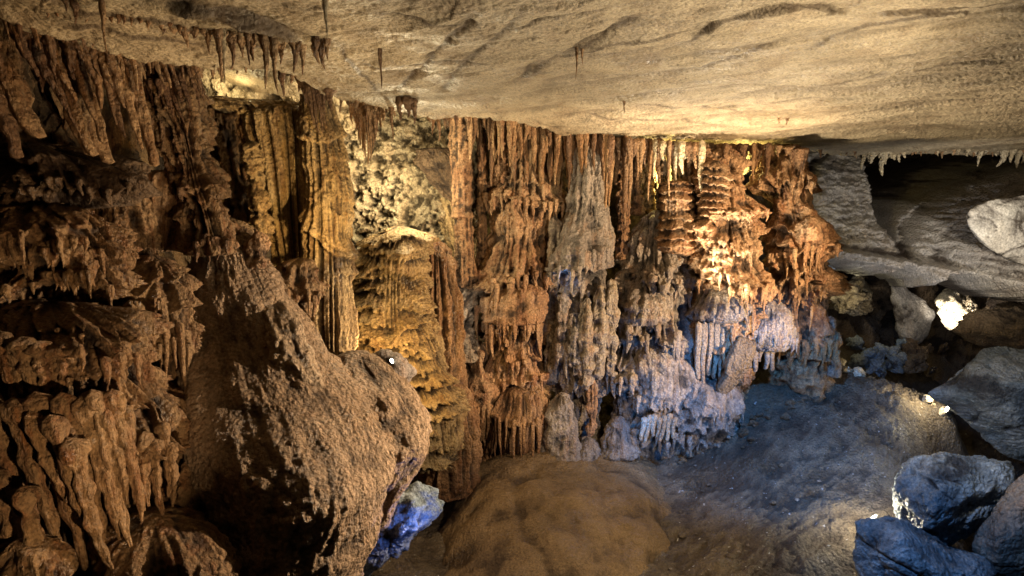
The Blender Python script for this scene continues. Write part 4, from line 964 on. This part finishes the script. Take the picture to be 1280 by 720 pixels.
# upper left stalactites: slanted, big
for i, (x, y0, y1, r, Y, ln, mt) in enumerate([(-12, 34, 150, 11, 4.9, .2, 'tooth'), (8, 50, 165, 16, 5.0, .2, 'tooth'), (-30, 60, 190, 12, 4.8, .2, 'tooth_dark'), (28, 40, 110, 6, 4.7, .25, 'tooth_dark'), (38, 44, 130, 7, 4.7, .3, 'tooth_dark'), (48, 42, 150, 6, 4.8, .3, 'tooth_dark'), (60, 46, 120, 8, 4.8, .25, 'tooth'),
    (72, 50, 186, 13, 5.1, .18, 'tooth'), (86, 48, 170, 9, 5.0, .2, 'tooth'), (94, 56, 196, 14, 5.2, .13, 'tooth'), (108, 54, 130, 7, 4.9, .15, 'tooth'), (118, 58, 150, 6, 4.95, .2, 'tooth_dark'), (128, 60, 165, 7, 5.0, .18, 'tooth_dark'), (138, 60, 130, 7, 5.0, .15, 'tooth'), (146, 62, 180, 8, 5.1, .15, 'tooth'), (154, 64, 112, 6, 5.1, .15, 'tooth_dark'), (162, 64, 200, 9, 5.3, .12, 'tooth'), (20, 38, 90, 7, 4.6, .25, 'tooth_dark'), (56, 44, 90, 6, 4.6, .2, 'tooth_dark'), (80, 48, 96, 6, 4.75, .2, 'tooth_dark'), (100, 52, 100, 6, 4.8, .2, 'tooth_dark'), (124, 58, 104, 6, 4.9, .2, 'tooth'), (134, 58, 98, 6, 4.9, .2, 'tooth_dark'), (112, 56, 92, 5, 4.85, .2, 'tooth_dark')]):
    if r >= 9:
        lab = ['thick brown slanted stalactite at the left frame edge', 'widest slanted brown stalactite near the left frame edge', 'dark slanted stalactite cut by the left frame edge', '', '', '', '', 'thick brown slanted stalactite left of the pair over the terrace', 'medium brown slanted stalactite inside the pair over the terrace', 'longest thick stalactite over the rough dark terrace', '', '', '', '', '', '', 'long club stalactite ending the upper left row'][i]
        grp = None
    else:
        lab = 'slim slanted stalactite in the crowded upper left row'; grp = 'slim stalactites of the crowded upper left row'
    spike('stalactite', at(x, y0 - 6, Y), pxs(y1 - y0 + 6, Y), pxs(r, Y), M[mt], 1300 + i, label=lab, cat='stalactite', group=grp, lean=(ln, 0), tip=.45 if r >= 9 else .2, knob=.13, nu=26 if r > 8 else 14, nv=48, swell=.1)

# ------------------------------------------------------------------ right side rocks
boulder('boulder', [(1158, 492), (1185, 480), (1205, 466), (1222, 440), (1260, 434), (1330, 440), (1400, 470), (1400, 640), (1290, 585), (1250, 562), (1215, 530), (1180, 508)], 8.4, .8, M['blue'], 'big grey blue boulder with a pointed left tip over the pit', seed=100, sub=7, bump=(.045, 1.8), front=.35, ridge=[(1235, 500, 7.8), (1290, 480, 7.6), (1225, 470, 7.9)])
boulder('boulder', [(1120, 640), (1126, 600), (1140, 572), (1170, 560), (1215, 568), (1262, 576), (1262, 610), (1240, 640), (1205, 668), (1165, 690), (1130, 680)], 6.4, .6, M['blue'], 'blue lit block on the right with a streaked face', seed=101, sub=7, bump=(.06, 1.8), front=.5, ridge=[(1180, 590, 6.1), (1225, 600, 6.1), (1170, 640, 5.9)])
boulder('boulder', [(1065, 650), (1095, 644), (1120, 648), (1160, 668), (1200, 690), (1260, 705), (1300, 740), (1280, 800), (1080, 800), (1068, 720)], 5.9, .7, M['blue'], 'low creased blue boulder in front at the bottom right', seed=102, sub=7, bump=(.045, 1.8), front=.4, ridge=[(1110, 690, 5.6), (1180, 720, 5.4)])
boulder('boulder', [(1236, 650), (1262, 612), (1285, 590), (1340, 580), (1400, 600), (1400, 800), (1240, 800), (1210, 700)], 6.0, .7, M['grey'], 'grey boulder cut by the right frame edge', seed=103, sub=7, bump=(.045, 1.8), front=.4)
boulder('boulder', [(1170, 372), (1182, 358), (1200, 356), (1214, 366), (1222, 388), (1220, 404), (1200, 412), (1184, 404), (1174, 390)], 12.3, .5, M['white'], 'brightly floodlit cream rock in the low passage', seed=104, sub=5, bump=(.06, 4))
boulder('boulder', [(1112, 356), (1130, 354), (1150, 374), (1166, 394), (1160, 420), (1140, 440), (1122, 420), (1114, 390)], 12.8, .4, M['limest'], 'smooth grey slab leaning left of the floodlit rock', seed=105, sub=5, bump=(.05, 2))
boulder('boulder', [(1036, 362), (1050, 350), (1080, 352), (1092, 366), (1088, 386), (1060, 392), (1040, 384)], 13.4, .5, M['popwall'], 'craggy yellow lit rock at the back left of the passage', seed=106, sub=5, bump=(.12, 3))
boulder('boulder', [(1195, 415), (1225, 388), (1270, 384), (1400, 400), (1400, 480), (1290, 440), (1240, 440)], 10.5, .8, M['wallrock'], 'brown shelf of rock above the big grey blue boulder', seed=107, sub=6, bump=(.10, 2.4))
boulder('boulder', [(1200, 268), (1212, 252), (1250, 242), (1300, 236), (1400, 230), (1400, 372), (1300, 342), (1262, 330), (1230, 310), (1210, 290)], 9.7, .9, M['ridge_grey'], 'smooth pale bulging block in the upper right rock face', seed=108, sub=6, bump=(.035, 1.2), front=.12, soft=20)
boulder('boulder', [(1028, 345), (1034, 328), (1046, 334), (1044, 350), (1034, 364), (1026, 372)], 10.6, .2, M['blue'], 'small smooth blue white stone wedged beside the right column', seed=109, sub=4, bump=(.02, 4))
labs = ['bluish rubble stone in the shade of the passage', 'rubble stones in the shade of the passage']
for i in range(26):
    x = rnd.uniform(1048, 1215); y = 470 - rnd.random() * 42 - (x - 1048) * .02; w = rnd.uniform(4, 17) * (.6 + .5 * rnd.random())
    Y = 12.6 - (y - 430) * .035
    boulder('rubble_stone', [(x - w, y + 4), (x - w * .6, y - w * .6), (x + w * .3, y - w * .7), (x + w, y - 2), (x + w * .8, y + w * .5), (x - w * .6, y + w * .5)], Y, .2, M['blue'] if x < 1130 else M['wallrock'], labs[0] if x < 1130 else 'brown rubble stone in the shade of the passage', 'stone', seed=200 + i, sub=4, bump=(.08, 4), group=labs[1] if x < 1130 else 'brown rubble in the passage')
for i, (x, y, w) in enumerate([(1058, 462, 9), (1072, 468, 7), (1050, 452, 6), (1168, 508, 8), (1180, 516, 9), (1160, 498, 6), (1188, 524, 6), (1172, 520, 5)]):
    boulder('rubble_stone', [(x - w, y + 3), (x - w * .5, y - w * .6), (x + w * .4, y - w * .6), (x + w, y), (x + w * .6, y + w * .5), (x - w * .6, y + w * .5)], 9.85 if x < 1100 else 9.0, .15, M['white'], 'pale stone at the foot of the right column' if x < 1100 else 'bright lit stone crowding the crest by the pit', 'stone', seed=240 + i, sub=4, bump=(.04, 5),
            group='pale stones at the foot of the right column' if x < 1100 else 'lit stones by the pit')
# loose pebbles on the slope
for i in range(170):
    x = rnd.uniform(830, 1130); y = rnd.uniform(500, 715)
    d = at(x, y, 1.0) - np.array([0, 0, CAMZ])
    lo, hi = 5., 13.
    for _ in range(24):
        mid = (lo + hi) / 2
        if CAMZ + d[2] * mid > floor_f(np.array([[d[0] * mid, mid]]))[0]: lo = mid
        else: hi = mid
    p = np.array([0, 0, CAMZ]) + d * lo
    r = rnd.uniform(.012, .03) * (1 + 1.2 * (rnd.random() < .12))
    V, Tt = _ico.setdefault(2, ico(2))
    Vn = V * np.array([1, .9, .6]) * r * (1 + .35 * perlin(V * 1.4 + i)[:, None]) + p + np.array([0, 0, r * .2])
    tag(link_mesh('pebble', Vn, None, M['grey'] if i % 4 == 0 else M['floor'], origin=p, tris=Tt), 'loose pebble lying on the soil slope right of the clay mound', 'pebble', 'pebbles on the soil slope')

def ground(x, y):
    d = at(x, y, 1.0) - np.array([0, 0, CAMZ]); lo, hi = 4., 13.
    for _ in range(24):
        mid = (lo + hi) / 2
        if CAMZ + d[2] * mid > floor_f(np.array([[d[0] * mid, mid]]))[0]: lo = mid
        else: hi = mid
    return lo
for i in range(34):
    x = rnd.uniform(835, 1060); y = float(np.interp(x, [835, 900, 1000, 1060], [592, 540, 500, 486])) + rnd.uniform(-8, 26) * rnd.random(); w = rnd.uniform(2.5, 8)
    boulder('rubble_stone', [(x - w, y + w * .3), (x - w * .6, y - w * .5), (x + w * .3, y - w * .6), (x + w, y), (x + w * .7, y + w * .4)], ground(x, y) - .02, .08, M['floor'] if i % 2 else M['wallrock'], 'small angular stone lying at the foot of the wall on the soil slope', 'stone', seed=300 + i, sub=3, bump=(.02, 7), group='stones at the foot of the wall on the soil slope')
for i in range(16):
    x = 205 + i * 13.5 + rnd.uniform(-4, 4); y = float(np.interp(x, [200, 250, 330, 400, 420], [30, 38, 52, 60, 66]))
    Y = ceil_hit(x, y)[1]; p = at(x, y - 2, Y)
    spike('stalactite', p, pxs(rnd.uniform(10, 44), Y), pxs(rnd.uniform(2.2, 4.4), Y), M['tooth' if i % 3 else 'tooth_dark'], 1700 + i, label='brown stalactite along the second ceiling layer at the upper left', cat='stalactite', group='stalactites along the second ceiling layer', flare=1.4)
# ------------------------------------------------------------------ floodlights
def metal():
    m = bpy.data.materials.new('dark_lamp_metal'); m.use_nodes = True
    b = m.node_tree.nodes['Principled BSDF']; n = m.node_tree.nodes.new('ShaderNodeTexNoise'); n.inputs['Scale'].default_value = 40
    r = m.node_tree.nodes.new('ShaderNodeMapRange'); r.inputs[3].default_value = .3; r.inputs[4].default_value = .6
    m.node_tree.links.new(n.outputs['Fac'], r.inputs[0]); m.node_tree.links.new(r.outputs[0], b.inputs['Roughness'])
    b.inputs['Base Color'].default_value = (.03, .03, .03, 1); b.inputs['Metallic'].default_value = .6
    return m
MET = metal()
def emis(name, colr, s):
    m = bpy.data.materials.new(name); m.use_nodes = True; b = m.node_tree.nodes['Principled BSDF']
    b.inputs['Base Color'].default_value = (.8, .8, .8, 1); b.inputs['Emission Color'].default_value = (*colr, 1); b.inputs['Emission Strength'].default_value = s
    return m
LENS = emis('lit_lamp_glass', (1, .9, .7), 40)
def ring(path, r, c, ax, n=20):
    """lathe along axis ax"""
    ax = np.array(ax, float); ax /= np.linalg.norm(ax)
    u = np.cross(ax, [0, 0, 1.0]); 
    if np.linalg.norm(u) < .01: u = np.array([1.0, 0, 0])
    u /= np.linalg.norm(u); v = np.cross(ax, u)
    th = np.arange(n) / n * 2 * np.pi
    return np.array([[c + ax * h + (u * math.cos(t) + v * math.sin(t)) * q for t in th] for h, q in zip(path, r)]).reshape(-1, 3), grid_quads(len(path), n, True)
def floodlight(px, py, Y, aim, label, s=1.0):
    c = at(px, py, Y)
    e = bpy.data.objects.new('floodlight', None); C.objects.link(e); e.location = c - np.array([0, 0, .09 * s]); e.empty_display_size = .1
    tag(e, label, 'floodlight')
    aim = np.array(aim, float); aim /= np.linalg.norm(aim)
    V, q = ring([-.09 * s, -.088 * s, -.03 * s, .03 * s, .035 * s, .02 * s], [.002, .035 * s, .05 * s, .058 * s, .05 * s, .045 * s], c, aim)
    link_mesh('housing', V, q, MET, origin=c, parent=e)
    V, q = ring([.022 * s, .028 * s, .030 * s], [.045 * s, .03 * s, .001], c, aim)
    link_mesh('lens', V, q, LENS, origin=c, parent=e)
    V, q = ring([-.10 * s, -.095 * s, -.02 * s, -.015 * s], [.001, .016 * s, .014 * s, .001], c, (0, 0, 1))
    link_mesh('bracket', V, q, MET, origin=c, parent=e)
    V, q = ring([-.115 * s, -.112 * s, -.10 * s, -.098 * s], [.001, .05 * s, .05 * s, .001], c, (0, 0, 1))
    link_mesh('base', V, q, MET, origin=c, parent=e)
    return c
floodlight(489, 452, 6.25, (.75, -.45, .55), 'small lit floodlight standing on the grey rock beside the ribbed stalagmite', .55)
floodlight(1094, 650, 6.75, (-.5, .3, .6), 'lit floodlight lying behind the low creased blue boulder', 1.2)
floodlight(1186, 512, 8.95, (-.8, .1, .3), 'lit floodlight among the stones at the pit crest', 1.0)

# ------------------------------------------------------------------ lights
def lamp(kind, px, py, Y, power, colr, size=.08, to=None, angle=70, blend=.6, xyz=None, name='scene_light'):
    l = bpy.data.lights.new(name, kind); l.energy = power; l.color = colr
    if kind in ('POINT', 'SPOT'): l.shadow_soft_size = size
    if kind == 'SPOT': l.spot_size = math.radians(angle); l.spot_blend = blend
    if kind == 'AREA': l.size = size
    o = bpy.data.objects.new(name, l); C.objects.link(o)
    p = np.array(xyz, float) if xyz is not None else at(px, py, Y)
    o.location = p
    if to is not None:
        from mathutils import Vector
        q = at(*to); dvec = Vector(q - p)
        o.rotation_euler = dvec.to_track_quat('-Z', 'Y').to_euler()
    return o
WARM = (1, .70, .40); AMB = (1, .62, .28); GOLD = (1, .66, .27); BLUE = (.25, .50, 1); WHT = (1, .9, .74)
BLUE = (.08, .34, .95)
LIGHTS = [
    # unseen spots added for curtain wall, mound, left side and clay (kind, px, py, Y, power, colour, radius, aim, cone, xyz)
    ('SPOT', 0, 0, 0, 5200, WARM, .04, (740, 300, 9.5), 56, (6.6, 4.9, 3.6)),
    ('SPOT', 0, 0, 0, 2300, (1, .74, .48), .05, (420, 520, 5.6), 54, (2.6, 6.1, 3.7)),
    ('SPOT', 0, 0, 0, 290, (1, .68, .38), .03, (40, 490, 4.8), 46, (-1.0, 2.6, 2.9)),
    ('SPOT', 0, 0, 0, 150, (1, .60, .30), .04, (70, 130, 5.0), 50, (-.6, 3.4, 4.2)),
    ('SPOT', 0, 0, 0, 800, (1, .76, .48), .1, (690, 640, 8.2), 56, (2.6, 4.0, 4.9)),
    # unseen washers added to brighten the ceiling
    ('SPOT', 0, 0, 0, 1000, (1, .84, .60), .2, (1000, 130, 8), 130, (2.6, 8.4, 3.4)),
    ('SPOT', 0, 0, 0, 130, (1, .84, .58), .3, (600, 80, 6), 120, (-.2, 7.6, 3.7)),
    ('SPOT', 0, 0, 0, 800, (1, .84, .60), .12, (760, 60, 6), 100, (2.6, 3.4, 3.6)),
    ('SPOT', 0, 0, 0, 150, (1, .74, .42), .10, (240, 40, 5), 110, (-1.2, 5.0, 4.0)),
    # glow of the small floodlight, then unseen lamps added in the left recess
    ('POINT', 492, 446, 7.1, 75, GOLD, .05, None, 0, None),
    ('SPOT', 470, 330, 5.6, 190, GOLD, .05, (345, 215, 7.2), 60, None),
    ('POINT', 520, 236, 8.7, 110, (1, .84, .52), .08, None, 0, None),
    ('POINT', 470, 175, 8.6, 60, (1, .84, .52), .08, None, 0, None),
    ('POINT', 300, 118, 7.75, 9, (1, .80, .42), .08, None, 0, None),
    ('POINT', 400, 115, 7.8, 16, (1, .80, .42), .08, None, 0, None),
    # yellow glow behind the stalactite row
    ('POINT', 826, 222, 10.15, 60, (1, .78, .25), .08, None, 0, None),
    ('POINT', 930, 206, 10.2, 30, (1, .78, .25), .08, None, 0, None),
    # orange mass
    # blue
    ('SPOT', 930, 640, 6.6, 120, BLUE, .08, (790, 470, 9.4), 76, None),
    ('POINT', 800, 530, 8.5, 14, BLUE, .06, None, 0, None),
    ('POINT', 712, 345, 8.9, 3, BLUE, .05, None, 0, None),
    ('SPOT', 1000, 380, 6.6, 700, BLUE, .1, (960, 570, 9.4), 84, None),
    ('SPOT', 1080, 430, 4.4, 330, (.16, .42, .95), .08, (1180, 640, 6), 70, None),
    ('SPOT', 1180, 380, 4.4, 330, WHT, .08, (1265, 530, 7.5), 50, None),
    ('POINT', 530, 668, 5.8, 9, (.15, .3, 1), .05, None, 0, None),
    # right recess and passage
    ('SPOT', 1110, 430, 9.0, 150, (.9, .93, 1), .12, (1100, 280, 11.5), 90, None),
    ('SPOT', 1330, 330, 7.4, 560, WHT, .1, (1240, 290, 9.6), 66, None),
    ('SPOT', 1190, 430, 11.6, 260, WHT, .05, (1196, 380, 12.3), 70, None),
    ('POINT', 1062, 372, 12.7, 9, (1, .85, .5), .05, None, 0, None),
    ('POINT', 1172, 494, 8.75, 40, (1, .82, .5), .03, None, 0, None),
    ('POINT', 1088, 634, 6.75, 45, (1, .86, .6), .03, None, 0, None),
    ('POINT', 578, 392, 8.8, 6, WHT, .03, None, 0, None),
]
for (k, x, y, Y, pw, c, sz, to, an, xyz) in LIGHTS:
    lamp(k, x, y, Y, pw, c, sz, to, an, .7, xyz)

w = bpy.data.worlds.new("World"); scene.world = w; w.use_nodes = True
bg = w.node_tree.nodes['Background']; bg.inputs[0].default_value = (1, .72, .5, 1); bg.inputs[1].default_value = .005

cam = bpy.data.cameras.new('camera'); co = bpy.data.objects.new('camera', cam); C.objects.link(co)
co.location = (0, 0, CAMZ); co.rotation_euler = (math.pi / 2 - PITCH, 0, 0)
cam.sensor_width = 36; cam.lens = 36 * FPX / W; cam.clip_end = 200; cam.clip_start = .05
scene.camera = co
scene.cycles.diffuse_bounces = 2; scene.cycles.max_bounces = 5
scene.view_settings.view_transform = 'Standard'; scene.view_settings.look = 'None'; scene.view_settings.exposure = 0
scene.render.resolution_x = 1024; scene.render.resolution_y = 576
